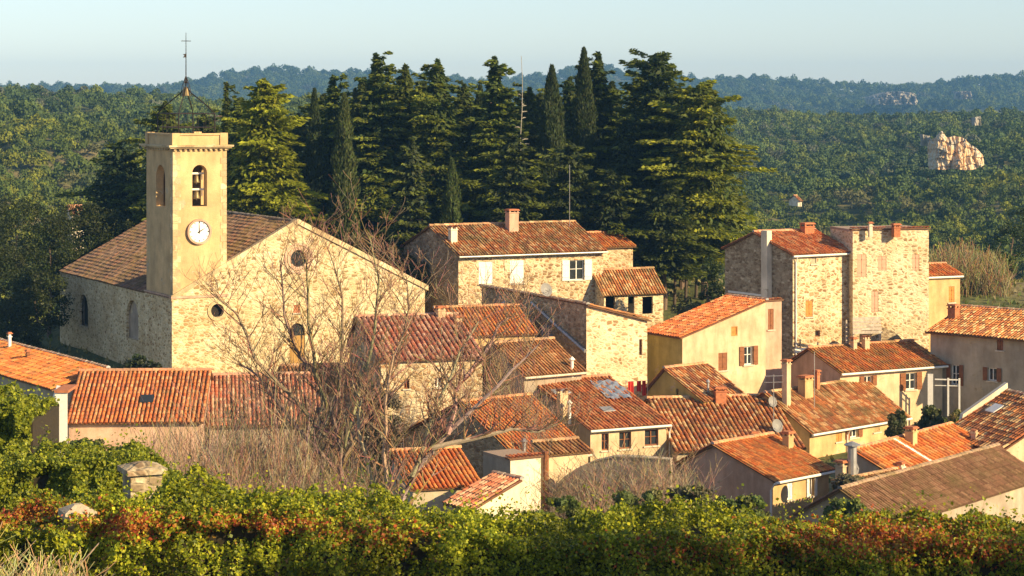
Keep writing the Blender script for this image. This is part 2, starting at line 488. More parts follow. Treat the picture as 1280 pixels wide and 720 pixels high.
def make_ground():
    rad = [0.5, 6, 12, 18, 24, 30, 36, 42, 50, 58, 66, 74, 82, 90, 98] + list(np.arange(104, 240, 5)) + list(np.arange(240, 1050, 12)) + list(np.arange(1060, 2000, 60)) + list(np.arange(2000, 3340, 35)) + [3400, 3480]
    a_in = np.radians(np.arange(-17, 17.01, .25))
    a_out = np.radians(np.concatenate([np.arange(-180, -17, 5.0), [-17.001]]))
    ang = np.concatenate([a_out, a_in, -a_out[::-1]])
    ang = np.unique(np.round(ang, 6)); ang = ang[:-1]
    A, R = np.meshgrid(ang, rad)
    X = R * np.sin(A); Y = R * np.cos(A)
    Z = terrain_z(X, Y)
    n, m = X.shape
    V = np.stack([X, Y, Z], -1).reshape(-1, 3)
    i, j = np.meshgrid(np.arange(n - 1), np.arange(m), indexing='ij')
    j2 = (j + 1) % m
    Fc = np.stack([i * m + j, i * m + j2, (i + 1) * m + j2, (i + 1) * m + j], -1).reshape(-1, 4)
    me = bpy.data.meshes.new('ground')
    me.from_pydata(V.tolist(), [], Fc.tolist() + [list(range(m))])
    me.polygons.foreach_set('use_smooth', [True] * len(me.polygons))
    me.materials.append(M['ground'])
    o = link_mesh('ground', me)
    tag(o, 'grassy ground and wooded hills the village stands on', 'ground', kind='structure')
make_ground()

def tz(x, y):
    return float(terrain_z(np.array([x]), np.array([y]))[0])

def make_haze():
    mb = MB()
    mb.box(-3520, 3520, -3520, 3520, -92, 52)
    m = bpy.data.materials.new('haze_air'); m.use_nodes = True
    nt = m.node_tree; nt.nodes.clear()
    out = nt.nodes.new('ShaderNodeOutputMaterial')
    pv = nt.nodes.new('ShaderNodeVolumePrincipled')
    pv.inputs['Color'].default_value = (.22, .52, 1.0, 1)
    pv.inputs['Density'].default_value = HAZE
    pv.inputs['Anisotropy'].default_value = 0.0
    nt.links.new(pv.outputs[0], out.inputs['Volume'])
    o = mb.build('haze', m)
    tag(o, 'thin blue haze over the far hills', 'haze', kind='stuff')
make_haze()

# ------------------------------------------------------------------ roofs of canal tiles
PAL = {
    'orange': [(.64, .19, .045), (.70, .25, .06), (.56, .14, .035), (.62, .28, .09), (.50, .17, .06)],
    'red':    [(.58, .17, .05), (.62, .21, .07), (.50, .13, .04), (.62, .28, .12), (.42, .14, .06)],
    'rust':   [(.56, .18, .06), (.48, .14, .05), (.62, .28, .12), (.36, .12, .05), (.60, .22, .08)],
    'brown':  [(.42, .17, .06), (.34, .13, .05), (.50, .22, .08), (.28, .13, .06), (.50, .27, .12)],
    'mottled': [(.58, .22, .07), (.44, .14, .05), (.62, .34, .14), (.32, .13, .06), (.66, .42, .20), (.54, .19, .06)],
    'dark':   [(.26, .13, .07), (.20, .10, .055), (.32, .18, .10), (.28, .14, .08)],  # for a roof in shade, the shade put into its tile colours
    'nave':   [(.19, .12, .085), (.14, .09, .065), (.25, .16, .11), (.28, .14, .085)],
    'rose':   [(.54, .20, .11), (.46, .14, .07), (.64, .36, .22), (.40, .17, .10)],
}
def tiles(mb, P0, es, et, Ls, Lt, pal, pitch=.25, course=.42, jit=1.0, under=(.16, .08, .045)):
    """P0 upper corner, es unit along the ridge, et unit down the slope"""
    P0 = Vector(P0); es = Vector(es); et = Vector(et); n = es.cross(et)
    if n.z < 0: n = -n
    th = .09
    c = [P0, P0 + es * Ls, P0 + es * Ls + et * Lt, P0 + et * Lt]
    mb.face(c, under); mb.face([p - n * th for p in reversed(c)], under)
    for i in range(4):
        mb.face([c[i], c[i] - n * th, c[(i + 1) % 4] - n * th, c[(i + 1) % 4]], under)
    rows = max(2, int(round(Ls / pitch))); pw = Ls / rows
    cs = max(2, int(round(Lt / course))); cl = Lt / cs
    pal = PAL[pal]
    sd_ = random.random() * 100
    for i in range(rows):
        rj = random.uniform(-.02, .02) * jit
        rowtone = random.uniform(.88, 1.1)
        for j in range(cs):
            b = random.choice(pal); k = random.uniform(.85, 1.15) * rowtone
            col = (b[0] * k, b[1] * k, b[2] * k)
            # covers
            s0 = (i + .5) * pw + rj + random.uniform(-.012, .012) * jit
            t0 = j * cl - (.05 if j else 0); t1 = (j + 1) * cl + (.02 if j < cs - 1 else .06)
            lift = random.uniform(-.008, .02) * jit
            sag = .06 * noise.noise(Vector((i * pw * .3 + sd_, j * cl * .3, 0))) + .03
            r0, r1 = pw * .30, pw * .36
            ring0, ring1 = [], []
            for a in (0, 45, 90, 135, 180):
                ca, sa = math.cos(math.radians(a)), math.sin(math.radians(a))
                ring0.append(P0 + es * (s0 + ca * r0) + et * t0 + n * (sa * r0 * .9 + .012 + lift + sag))
                ring1.append(P0 + es * (s0 + ca * r1) + et * t1 + n * (sa * r1 * .9 + .035 + lift + sag))
            for q in range(4):
                mb.face([ring0[q], ring0[q + 1], ring1[q + 1], ring1[q]], col)
            mb.face(list(reversed(ring1)), (col[0] * .5, col[1] * .5, col[2] * .5))
            # channel, its shade put into a darker tile tone
            b2 = random.choice(pal); k2 = random.uniform(.6, .9) * rowtone
            sL = i * pw; 
            mb.face([P0 + es * (sL - pw * .22) + et * max(t0, 0) + n * .012, P0 + es * (sL + pw * .22) + et * max(t0, 0) + n * .012,
                     P0 + es * (sL + pw * .22) + et * t1 + n * .022, P0 + es * (sL - pw * .22) + et * t1 + n * .022],
                    (b2[0] * k2, b2[1] * k2, b2[2] * k2))

def ridge_caps(mb, A, B, pal, r=.13, pale=.3):
    A = Vector(A); B = Vector(B); d = B - A; L = d.length; d.normalize()
    s = d.cross(Vector((0, 0, 1))).normalized(); up = s.cross(d)
    if up.z < 0: up = -up
    n = max(2, int(L / .42)); l = L / n
    pal = PAL[pal]
    for i in range(n):
        b = random.choice(pal); k = random.uniform(.9, 1.3)
        col = tuple(b[q] * k * (1 - pale) + pale * (.6, .5, .36)[q] for q in range(3))
        P = A + d * (i * l); Q = A + d * ((i + 1) * l + .04)
        lift = random.uniform(0, .025)
        ra = [P + s * math.cos(math.radians(a)) * r * 1.15 + up * (math.sin(math.radians(a)) * r + lift) for a in (-12, 30, 90, 150, 192)]
        rb = [Q + s * math.cos(math.radians(a)) * r + up * (math.sin(math.radians(a)) * r * .85 + lift) for a in (-12, 30, 90, 150, 192)]
        for q in range(4): mb.face([ra[q], ra[q + 1], rb[q + 1], rb[q]], col)
        mb.face(ra, (col[0] * .6,) * 3)

# ------------------------------------------------------------------ polygon with holes
def wall_face(mb, outer, holes, frame, depth=.22, reveal=(1, 1, 1)):
    """outer, holes: lists of (s,z); frame(s,z,d) gives a point d metres into the wall"""
    loops = [[Vector((s, z, 0)) for s, z in outer]] + [[Vector((s, z, 0)) for s, z in h] for h in holes]
    tris = tessellate_polygon(loops)
    flat = [p for l in loops for p in l]
    for t in tris:
        mb.face([frame(flat[i][0], flat[i][1], 0) for i in t])
    for h in holes:
        for i in range(len(h)):
            a, b = h[i], h[(i + 1) % len(h)]
            mb.face([frame(*a, 0), frame(*b, 0), frame(*b, depth), frame(*a, depth)], reveal)

def rect(s0, s1, z0, z1): return [(s0, z0), (s1, z0), (s1, z1), (s0, z1)]
def arch(s0, s1, z0, z1, n=10):
    r = (s1 - s0) / 2; c = (s0 + s1) / 2; zc = z1 - r
    return [(s0, z0), (s1, z0)] + [(c + r * math.cos(math.pi * k / n), zc + r * math.sin(math.pi * k / n)) for k in range(n + 1)]
def circ(c, z, r, n=20): return [(c + r * math.cos(2 * math.pi * k / n), z + r * math.sin(2 * math.pi * k / n)) for k in range(n)]

# ------------------------------------------------------------------ buildings
class House:
    """near corner pixel (x0,y0) = eave corner at depth Y; theta = turn of the right hand face away from the viewer"""
    def __init__(s, name, x0, y0, Y, theta, xr, xl, roof, base=None, mat='cream', mat_left=None, pal='mottled', tmat='tile',
                 rise=None, ridge=None, peak=None, over=.3, label='', cat='house', group=None, holes_f=(), holes_l=(), Lu=None, Lv=None, pitch=.25, cap_pale=.3, sideover=.18):
        th = math.radians(theta)
        s.th = th
        s.u = Vector((math.cos(th), math.sin(th), 0)); s.v = Vector((-math.sin(th), math.cos(th), 0))
        p = W(x0, y0, Y)
        s.E = p.z
        s.o = Vector((p.x, p.y, 0))
        s.Lu = Lu if Lu else s.along(s.o, s.u, xr)
        s.Lv = Lv if Lv else s.along(s.o, s.v, xl)
        s.roof = roof
        if base is None: base = min(tz(*(s.o + s.u * a + s.v * b).xy) for a in (0, s.Lu) for b in (0, s.Lv)) - .6
        s.base = base
        # ridge pixel y at the visible ridge end -> height
        s.rb = s.Lv / 2 if roof == 'gable_u' else (s.Lu / 2 if roof == 'gable_v' else None)
        if ridge:   # ridge = (px, py) of the near end of the ridge / high edge
            if roof == 'gable_u':
                s.rb = s.along(s.o, s.v, ridge[0]); q = s.o + s.v * s.rb
                if not Lv and xl is None: s.Lv = 2 * s.rb
            elif roof == 'gable_v':
                s.rb = s.along(s.o, s.u, ridge[0]); q = s.o + s.u * s.rb
            elif roof == 'mono_b': q = s.o + s.v * s.Lv
            elif roof in ('mono_u', 'mono_d'): q = s.o + s.u * s.Lu
            s.R = -(ridge[1] - YH) / F * q.y
        else:
            run = {'gable_u': s.rb, 'gable_v': s.rb, 'mono_b': s.Lv, 'mono_u': s.Lu, 'mono_d': s.Lu, 'flat': 1}[roof]
            s.R = s.E + (rise if rise is not None else .3) * run * (-1 if roof == 'mono_d' else 1)
            if roof == 'flat': s.R = s.E
        run = {'gable_u': s.rb, 'gable_v': s.rb, 'mono_b': s.Lv, 'mono_u': s.Lu, 'mono_d': s.Lu, 'flat': 1}[roof]
        print('HOUSE %-22s Lu %.1f Lv %.1f E %.1f R %.1f base %.1f pitch %.2f' % (name, s.Lu, s.Lv, s.E, s.R, s.base, (s.R - s.E) / run))
        s.root = empty(name, s.o + Vector((0, 0, s.base)), th)
        tag(s.root, label, cat, group)
        s.holes = {'f': [], 'l': []}
        s.mat, s.mat_left = mat, mat_left or mat
        s.pal, s.tmat, s.over, s.pitch_t, s.cap_pale, s.sideover = pal, tmat, over, pitch, cap_pale, sideover
    @staticmethod
    def along(p, d, px):
        k = (px - 640) / F
        return (k * p.y - p.x) / (d.x - k * d.y)
    def L(s, a, b, z):          # local coordinates of the root
        return Vector((a, b, z - s.base))
    def h(s, a, b):
        E, R = s.E, s.R
        if s.roof == 'gable_u':
            return E + (R - E) * (b / s.rb if b <= s.rb else (s.Lv - b) / (s.Lv - s.rb))
        if s.roof == 'gable_v':
            return E + (R - E) * (a / s.rb if a <= s.rb else (s.Lu - a) / (s.Lu - s.rb))
        if s.roof == 'mono_b': return E + (R - E) * b / s.Lv
        if s.roof in ('mono_u', 'mono_d'): return E + (R - E) * a / s.Lu
        return E
    def fz(s, px, py, side='f', off=0.0):
        """pixel -> (s, z) on the front (b=0) or left (a=0) wall"""
        d, o = (s.u, s.o - s.v * off) if side == 'f' else (s.v, s.o - s.u * off)
        t = s.along(o, d, px); q = o + d * t
        return t, -(py - YH) / F * q.y
    def frame(s, side):
        if side == 'f': return lambda t, z, d=0: s.L(t, d, z)
        return lambda t, z, d=0: s.L(d, t, z)
    def walls(s):
        B = s.base
        fr = MB()
        top = .02
        E = s.h
        f_out = [(0, B), (s.Lu, B), (s.Lu, E(s.Lu, 0) - top)] + ([(s.rb, s.R - top)] if s.roof == 'gable_v' else []) + [(0, E(0, 0) - top)]
        l_out = [(0, B), (s.Lv, B), (s.Lv, E(0, s.Lv) - top)] + ([(s.rb, s.R - top)] if s.roof == 'gable_u' else []) + [(0, E(0, 0) - top)]
        lm = MB()
        wall_face(fr, f_out, s.holes['f'], lambda t, z, d: s.L(t, d, z))
        target = fr if s.mat == s.mat_left else lm
        wall_face(target, l_out, s.holes['l'], lambda t, z, d: s.L(d, t, z))
        fr.face([s.L(s.Lu - t + t, t, z) for t, z in [(0, B), (s.Lv, B), (s.Lv, E(s.Lu, s.Lv) - top)] + ([(s.rb, s.R - top)] if s.roof == 'gable_u' else []) + [(0, E(s.Lu, 0) - top)]])
        fr.face([s.L(t, s.Lv, z) for t, z in [(0, B), (s.Lu, B), (s.Lu, E(s.Lu, s.Lv) - top)] + ([(s.rb, s.R - top)] if s.roof == 'gable_v' else []) + [(0, E(0, s.Lv) - top)]])
        # dark floor just under the roof keeps daylight out
        w = fr.build('wall', M[s.mat], s.root)
        if lm.f: lm.build('wall', M[s.mat_left], s.root)
        s.wall = w
        return w
    def make_roof(s, caps=True):
        mb = MB(); o, so = s.over, s.sideover
        L = s.L; E, R = s.E, s.R
        def slope(pr, pe, es, Ls):
            pr, pe, es = Vector(pr), Vector(pe), Vector(es)
            et = (pe - pr); l = et.length; et.normalize()
            tiles(mb, pr - es * so, es, et, Ls + 2 * so, l + o, s.pal, s.pitch_t)
        up = .03
        if s.roof == 'gable_u':
            slope(L(0, s.rb, R + up), L(0, 0, E + up), (1, 0, 0), s.Lu)
            slope(L(0, s.rb, R + up), L(0, s.Lv, E + up), (1, 0, 0), s.Lu)
            if caps: ridge_caps(mb, L(-so, s.rb, R + .08), L(s.Lu + so, s.rb, R + .08), s.pal, pale=s.cap_pale)
        elif s.roof == 'gable_v':
            slope(L(s.rb, 0, R + up), L(0, 0, E + up), (0, 1, 0), s.Lv)
            slope(L(s.rb, 0, R + up), L(s.Lu, 0, E + up), (0, 1, 0), s.Lv)
            if caps: ridge_caps(mb, L(s.rb, -so, R + .08), L(s.rb, s.Lv + so, R + .08), s.pal, pale=s.cap_pale)
        elif s.roof == 'mono_b':
            slope(L(0, s.Lv, R + up), L(0, 0, E + up), (1, 0, 0), s.Lu)
            if caps: ridge_caps(mb, L(-so, s.Lv, R + .08), L(s.Lu + so, s.Lv, R + .08), s.pal, pale=s.cap_pale)
        elif s.roof == 'mono_u':
            slope(L(s.Lu, 0, R + up), L(0, 0, E + up), (0, 1, 0), s.Lv)
            if caps: ridge_caps(mb, L(s.Lu, -so, R + .08), L(s.Lu, s.Lv + so, R + .08), s.pal, pale=s.cap_pale)
        elif s.roof == 'mono_d':
            slope(L(0, 0, E + up), L(s.Lu, 0, R + up), (0, 1, 0), s.Lv)
            if caps: ridge_caps(mb, L(0, -so, E + .08), L(0, s.Lv + so, E + .08), s.pal, pale=s.cap_pale)
        elif s.roof == 'flat':
            tiles(mb, L(-.12, -.12, E + .1), (1, 0, 0), (0, 1, 0), s.Lu + .24, .5, s.pal, s.pitch_t)
            mb.box(-.02, s.Lu + .02, .4, s.Lv, E - s.base - .1, E - s.base + .06, (.35, .25, .18))
        s.roof_ob = mb.build('roof', M[s.tmat], s.root)
        return s.roof_ob
    def gutter(s, mat='white_paint', side='f', pipe=None):
        mb = MB()
        if side == 'f':
            sl = (s.R - s.E) / (s.rb if s.roof == 'gable_u' else s.Lv) if s.roof in ('gable_u', 'mono_b') else 0
            z = s.E - sl * s.over - .02
            mb.tube([s.L(-.15, -s.over - .05, z - .04), s.L(s.Lu + .15, -s.over - .05, z - .04)], .075, 8)
            mb.box(-.1, s.Lu + .1, -s.over + .03, -s.over + .09, z - s.base - .14, z - s.base + .0)
            mb.build('gutter', M[mat], s.root)
            if pipe is not None:
                for px in pipe:
                    t, _ = s.fz(px, 300)
                    m2 = MB(); m2.tube([s.L(t, -s.over - .05, z - .05), s.L(t, -.09, z - .45), s.L(t, -.09, s.base + .2)], .05, 8)
                    m2.build('downpipe', M[mat], s.root)
    def window(s, x0, x1, y0, y1, side='f', frame='white_paint', shutters=None, closed=False, arched=False, muntin=True, sill=True, deep=.2, pane='glass'):
        a0, zt = s.fz((x0), y0, side); a1, zb = s.fz(x1, y1, side)
        _, zt = s.fz((x0 + x1) / 2, y0, side); _, zb = s.fz((x0 + x1) / 2, y1, side)
        a0, a1 = min(a0, a1), max(a0, a1)
        fr = s.frame(side)
        hole = (arch if arched else rect)(a0, a1, zb, zt)
        s.holes[side].append(hole)
        def bx(mb, t0, t1, z0, z1, d0, d1):
            P = [fr(t, z, d) for z in (z0, z1) for d in (d0, d1) for t in (t0, t1)]
            for q in ((0, 2, 3, 1), (4, 5, 7, 6), (0, 1, 5, 4), (2, 6, 7, 3), (0, 4, 6, 2), (1, 3, 7, 5)):
                mb.face([P[i] for i in q])
        mb = MB(); w = .07
        d0, d1 = deep - .08, deep - .02
        if closed:
            n = 2
            for k in range(n):
                t0 = a0 + (a1 - a0) * k / n + .012; t1 = a0 + (a1 - a0) * (k + 1) / n - .012
                bx(mb, t0, t1, zb + .02, zt - .02, .03, .07)
                for zz in (zb + (zt - zb) * .2, zb + (zt - zb) * .78):
                    bx(mb, t0 + .02, t1 - .02, zz - .04, zz + .04, .005, .03)
            mb2 = MB(); bx(mb2, a0, a1, zb, zt, deep - .02, deep)
            ob = mb2.build('window', M['dark'], s.root)
            mb.build('shutter', M[shutters or 'white_paint'], ob)
        else:
            bx(mb, a0, a0 + w, zb, zt, d0, d1); bx(mb, a1 - w, a1, zb, zt, d0, d1)
            bx(mb, a0 + w, a1 - w, zb, zb + w, d0, d1); bx(mb, a0 + w, a1 - w, zt - w, zt, d0, d1)
            if muntin:
                c = (a0 + a1) / 2
                bx(mb, c - .035, c + .035, zb + w, zt - w, d0 - .01, d1)
                if zt - zb > .9:
                    zz = zb + (zt - zb) * .55
                    bx(mb, a0 + w, c - .035, zz - .02, zz + .02, d0 + .01, d1); bx(mb, c + .035, a1 - w, zz - .02, zz + .02, d0 + .01, d1)
            ob = mb.build('window', M[frame], s.root)
            mb2 = MB(); bx(mb2, a0, a1, zb, zt, deep - .02, deep + .005)
            mb2.build('pane', M[pane], ob)
            if shutters:
                sw = (a1 - a0) * .5
                for t0, t1 in ((a0 - sw - .03, a0 - .03), (a1 + .03, a1 + sw + .03)):
                    m3 = MB(); bx(m3, t0, t1, zb - .02, zt + .02, -.07, -.03)
                    for zz in (zb + (zt - zb) * .18, zb + (zt - zb) * .8): bx(m3, t0 + .02, t1 - .02, zz - .04, zz + .04, -.095, -.07)
                    m3.build('shutter', M[shutters], ob)
        if sill:
            m4 = MB(); bx(m4, a0 - .1, a1 + .1, zb - .09, zb - .003, -.09, .1)
            m4.build('sill', M['mortar'], ob)
        return ob
    def on_roof(s, px, py):
        """where the ray through the pixel meets the roof"""
        lo, hi = s.o.y - 2, s.o.y + 40
        k = (px - 640) / F
        best = None
        for i in range(800):
            Y = lo + (hi - lo) * i / 800
            p = Vector((k * Y, Y, -(py - YH) / F * Y)) - Vector((s.o.x, s.o.y, 0))
            a, b = p.dot(s.u), p.dot(s.v)
            if -.5 <= a <= s.Lu + .5 and -.5 <= b <= s.Lv + .5:
                hh = s.h(min(max(a, 0), s.Lu), min(max(b, 0), s.Lv))
                if p.z <= hh + .02: return a, b, hh
        p = Vector((k * (s.o.y + 2), s.o.y + 2, 0)) - Vector((s.o.x, s.o.y, 0))
        a, b = p.dot(s.u), p.dot(s.v); a = min(max(a, .3), s.Lu - .3); b = min(max(b, .3), s.Lv - .3)
        print('  no roof hit', s.root.name, px, py)
        return a, b, s.h(a, b)
    def chimney(s, px, yb, yt, w=.6, d=.6, mat='cream', style='block', label=None):
        a, b, z = s.on_roof(px, yb)
        q = s.o + s.u * a + s.v * b
        zt = -(yt - YH) / F * q.y
        z0 = z - .5 - s.base; z1 = zt - s.base; hh = z1 - z0
        mb = MB()
        if style == 'pipe':
            mb.tube([(a, b, z0), (a, b, z1 - .25)], w / 2, 10)
            ob = mb.build('flue_pipe', M[mat], s.root)
            m2 = MB(); m2.lathe((a, b, z1 - .25), [(w * .55, 0), (w * .9, .05), (w * .9, .1), (w * .1, .27)], 10); m2.build('cowl', M[mat], ob)
            return ob
        mb.box(a - w / 2, a + w / 2, b - d / 2, b + d / 2, z0, z1 - .28)
        mb.box(a - w / 2 - .05, a + w / 2 + .05, b - d / 2 - .05, b + d / 2 + .05, z1 - .28, z1 - .22)
        # pots / legs carrying the cap
        for i in ((-1, 1) if style != 'double' else (-1, 0, 1)):
            for j in (-1, 1):
                cx, cy = a + i * (w / 2 - .07), b + j * (d / 2 - .07)
                mb.box(cx - .06, cx + .06, cy - .06, cy + .06, z1 - .22, z1 - .07)
        mb.box(a - w / 2 + .1, a + w / 2 - .1, b - d / 2 + .1, b + d / 2 - .1, z1 - .24, z1 - .2)
        ob = mb.build('chimney', M[mat], s.root)
        if label: ob['label'] = label
        m2 = MB()
        if style == 'round':
            n = 8
            for k in range(n):
                t0, t1 = math.pi * k / n, math.pi * (k + 1) / n
                m2.face([(a - math.cos(t0) * w * .6, b - d * .6, z1 - .1 + math.sin(t0) * w * .35), (a - math.cos(t1) * w * .6, b - d * .6, z1 - .1 + math.sin(t1) * w * .35),
                         (a - math.cos(t1) * w * .6, b + d * .6, z1 - .1 + math.sin(t1) * w * .35), (a - math.cos(t0) * w * .6, b + d * .6, z1 - .1 + math.sin(t0) * w * .35)], (.6, .3, .15))
        else:
            m2.box(a - w / 2 - .08, a + w / 2 + .08, b - d / 2 - .08, b + d / 2 + .08, z1 - .07, z1 - .01)
            m2.box(a - w / 2 - .02, a + w / 2 + .02, b - d / 2 - .02, b + d / 2 + .02, z1 - .01, z1 + .05)
        m2.build('chimney_cap', M['brick'], ob)
        return ob
    def antenna(s, px, yb, yt, kind='mast'):
        a, b, z = s.on_roof(px, yb)
        q = s.o + s.u * a + s.v * b
        z1 = -(yt - YH) / F * q.y - s.base; z0 = z - .3 - s.base
        mb = MB(); mb.tube([(a, b, z0), (a, b, z1)], .025, 6)
        if kind == 'yagi':
            for zz in (z1 - .1, z1 - .5):
                mb.tube([(a - .6, b, zz), (a + .6, b, zz)], .015, 5)
                for k in range(7): 
                    mb.tube([(a - .55 + k * .18, b - .25, zz), (a - .55 + k * .18, b + .25, zz)], .009, 4)
        mb.build('antenna', M['zinc'], s.root)
    def dish(s, px, py, r=.4, side='f', stand=.5, roofpos=False):
        if roofpos:
            a, b, z = s.on_roof(px, py + 10)
            q = s.o + s.u * a + s.v * b
            c = Vector((a, b, -(py - YH) / F * q.y - s.base)); foot = Vector((a, b + .1, z - .2 - s.base))
        else:
            t, z = s.fz(px, py, side, .4)
            c = s.frame(side)(t, z, -.4); foot = s.frame(side)(t, z - .2, .02)
        R = Matrix.Rotation(-s.th, 3, 'Z')
        nrm = (R @ Vector((.45, -.8, .35))).normalized()
        mb = MB(); n = 16
        ref = Vector((0, 0, 1)); A = nrm.cross(ref).normalized(); B = nrm.cross(A)
        prev = None
        for k, (rr, dd) in enumerate(((.0, -.10), (.35, -.085), (.7, -.045), (1.0, .0))):
            R_ = [c + (A * math.cos(2 * math.pi * i / n) + B * math.sin(2 * math.pi * i / n) * 1.08) * rr * r + nrm * dd * r * 2.5 for i in range(n)]
            if prev:
                for i in range(n): mb.face([prev[i], prev[(i + 1) % n], R_[(i + 1) % n], R_[i]])
            prev = R_
        mb.tube([c - nrm * .1, foot], .025, 6)
        mb.tube([c + B * r * .9, c + nrm * r * 1.1 + B * r * .3], .012, 5)
        mb.tube([c + nrm * r * 1.05 + B * r * .3, c + nrm * r * 1.2 + B * r * .3], .04, 6)
        mb.build('satellite_dish', M['dish'], s.root)
    def finish(s, gut=None, pipe=None):
        s.walls(); s.make_roof()
        if gut: s.gutter(gut, 'f', pipe)
        return s

# ================================================================== THE CHURCH
def church():
    c = House('church', 216, 373, 167, 27.5, 531, 75, 'gable_v', ridge=(372, 278), mat='church', mat_left='church',
              pal='nave', tmat='tile_moss', over=.12, sideover=-.35, label='stone village church with a square clock tower and a round window in its gable', cat='church')
    L = c.L; Zof = lambda px, py, side='f': c.fz(px, py, side)[1]
    root = c.root
    # openings
    t, z = c.fz(373, 323); c.holes['f'].append(circ(t, z, .66))
    oc = (t, z)
    t, z = c.fz(271, 388); c.holes['f'].append(circ(t, z, .6))
    c.window(362, 381, 404, 462, 'f', frame='door', arched=True, muntin=False, sill=False)
    mb = MB(); a0, zt = c.fz(363, 420); a1, zb = c.fz(380, 462)
    mb.box(a0, a1, .02, .12, zb - c.base, zt - c.base)
    for k in range(5): mb.box(a0 + .1 + k * (a1 - a0 - .2) / 5, a0 + .16 + k * (a1 - a0 - .2) / 5, -.0, .02, zb - c.base + .1, zt - c.base - .1)
    d = mb.build('door', M['door'], root)
    c.window(367, 375, 381, 391, 'f', frame='brick', muntin=False, sill=True, pane='brick', deep=.12)
    c.window(99, 110, 368, 408, 'l', frame='grey', arched=True, muntin=False, sill=False, deep=.45, pane='dark')
    c.window(158, 173, 375, 424, 'l', frame='grey', arched=True, muntin=False, sill=False, deep=.3, pane='grey')
    c.walls()
    rf = c.make_roof()
    # oculus ring, pane
    mb = MB(); p = L(oc[0], 0, oc[1])
    mb.ring(p + Vector((0, .02, 0)), (0, -1, 0), .66, .92, .09); mb.ring(p + Vector((0, .02, 0)), (0, -1, 0), 1.02, 1.18, .07)
    w = mb.build('round_window', M['pink'], root)
    mb = MB(); mb.disc(p + Vector((0, .2, 0)), (0, -1, 0), .68); mb.build('pane', M['glass'], w)
    mb = MB(); mb.box(p.x - .03, p.x + .03, .13, .17, p.z - .66, p.z + .66); mb.box(p.x - .66, p.x + .66, .13, .17, p.z - .03, p.z + .03); mb.build('glazing_bar', M['iron'], w)
    # gable coping
    mb = MB()
    for (a0, z0, a1, z1) in ((-.15, c.E - .07, c.rb, c.R), (c.rb, c.R, c.Lu + .25, c.E - .12)):
        P = [(a0, z0 - .12), (a1, z1 - .12), (a1, z1 + .28), (a0, z0 + .28)]
        mb.prism([L(a, -.14, z) for a, z in P], (0, .62, 0))
    mb.build('gable_coping', M['quoin'], root)
    # buttress pilaster on the left wall and right corner
    # ---------- tower
    At = c.along(c.o, c.u, 283.5); Bt = c.along(c.o, c.v, 182.5)
    yc = c.o.y
    zb = c.base; zs = Zof(216, 373)                      # string course
    zt_ = -(186 - YH) / F * yc; zp = -(166.5 - YH) / F * yc
    twr = MB()
    q = .10
    # stone base, proud of the church walls, with the round window
    hl = []
    t, z = c.fz(271, 388); rw = (t, z)
    wall_face(twr, [(-q, zb), (At, zb), (At, zs), (-q, zs)], [circ(t, z, .52)], lambda s_, z_, d: L(s_, d - q, z_), .4)
    twr.face([L(-q, -q, zb), L(-q, Bt, zb), L(-q, Bt, zs), L(-q, -q, zs)])
    twr.face([L(At, -q, zb), L(At, 0, zb), L(At, 0, zs), L(At, -q, zs)])
    twr.face([L(-q, Bt, zb), L(0, Bt, zb), L(0, Bt, zs), L(-q, Bt, zs)])
    tb = twr.build('tower_base', M['church'], root)
    mb = MB(); mb.disc(L(rw[0], .28, rw[1]), (0, -1, 0), .55); mb.build('pane', M['dark'], tb)
    mb = MB(); mb.ring(L(rw[0], -q + .01, rw[1]), (0, -1, 0), .52, .78, .08); mb.build('window_ring', M['quoin'], tb)
    mb = MB(); g = .03
    def shaft(z0, z1, mbx):
        def fr(s_, z_, d): return L(s_, g + d, z_)
        a_ = c.along(c.o, c.u, 240.5); b_ = c.along(c.o, c.u, 259)
        h1 = arch(a_, b_, Zof(250, 258), Zof(250, 206))
        ck = c.fz(248.5, 290)
        wall_face(mbx, [(g, z0), (At - g, z0), (At - g, z1), (g, z1)], [h1], fr, .75)
        l0, l1 = c.along(c.o, c.v, 206), c.along(c.o, c.v, 194.5)
        h2 = arch(min(l0, l1), max(l0, l1), c.fz(200, 258, 'l')[1], c.fz(200, 206, 'l')[1])
        wall_face(mbx, [(g, z0), (Bt - g, z0), (Bt - g, z1), (g, z1)], [h2], lambda s_, z_, d: L(g + d, s_, z_), .6)
        # the two far walls have the same openings
        hb = arch(a_, b_, Zof(250, 258), Zof(250, 206)); hr = h2
        wall_face(mbx, [(g, z0), (At - g, z0), (At - g, z1), (g, z1)], [hb], lambda s_, z_, d: L(s_, Bt - g - d, z_), .6)
        wall_face(mbx, [(g, z0), (Bt - g, z0), (Bt - g, z1), (g, z1)], [hr], lambda s_, z_, d: L(At - g - d, s_, z_), .6)
        mbx.face([L(g, g, h1[0][1] - .3), L(At - g, g, h1[0][1] - .3), L(At - g, Bt - g, h1[0][1] - .3), L(g, Bt - g, h1[0][1] - .3)])
        return a_, b_, h1
    a_, b_, h1 = shaft(zs - .02, zt_, mb)
    # quoins
    n = 22; hz = (zt_ - zs - .4) / n
    for k in range(n):
        za = zs - c.base + .2 + k * hz; l = .62 if k % 2 else .38; l2 = .38 if k % 2 else .62
        mb.box(g - .025, l, g - .025, g + .01, za + .012, za + hz - .012, mi=1)
        mb.box(g - .025, g + .01, g + .01, l2, za + .012, za + hz - .012, mi=1)
        mb.box(At - l2 * .8, At - g + .025, g - .025, g + .01, za + .012, za + hz - .012, mi=1)
    tw = mb.build('bell_tower', [M['tower'], M['quoin']], root)
    # string course
    mb = MB(); z0 = zs - c.base
    mb.box(-q - .08, At + .08, -q - .08, .03, z0 - .02, z0 + .16); mb.box(-q - .08, .03, .03, Bt, z0 - .02, z0 + .16)
    mb.build('string_course', M['pink'], tw)
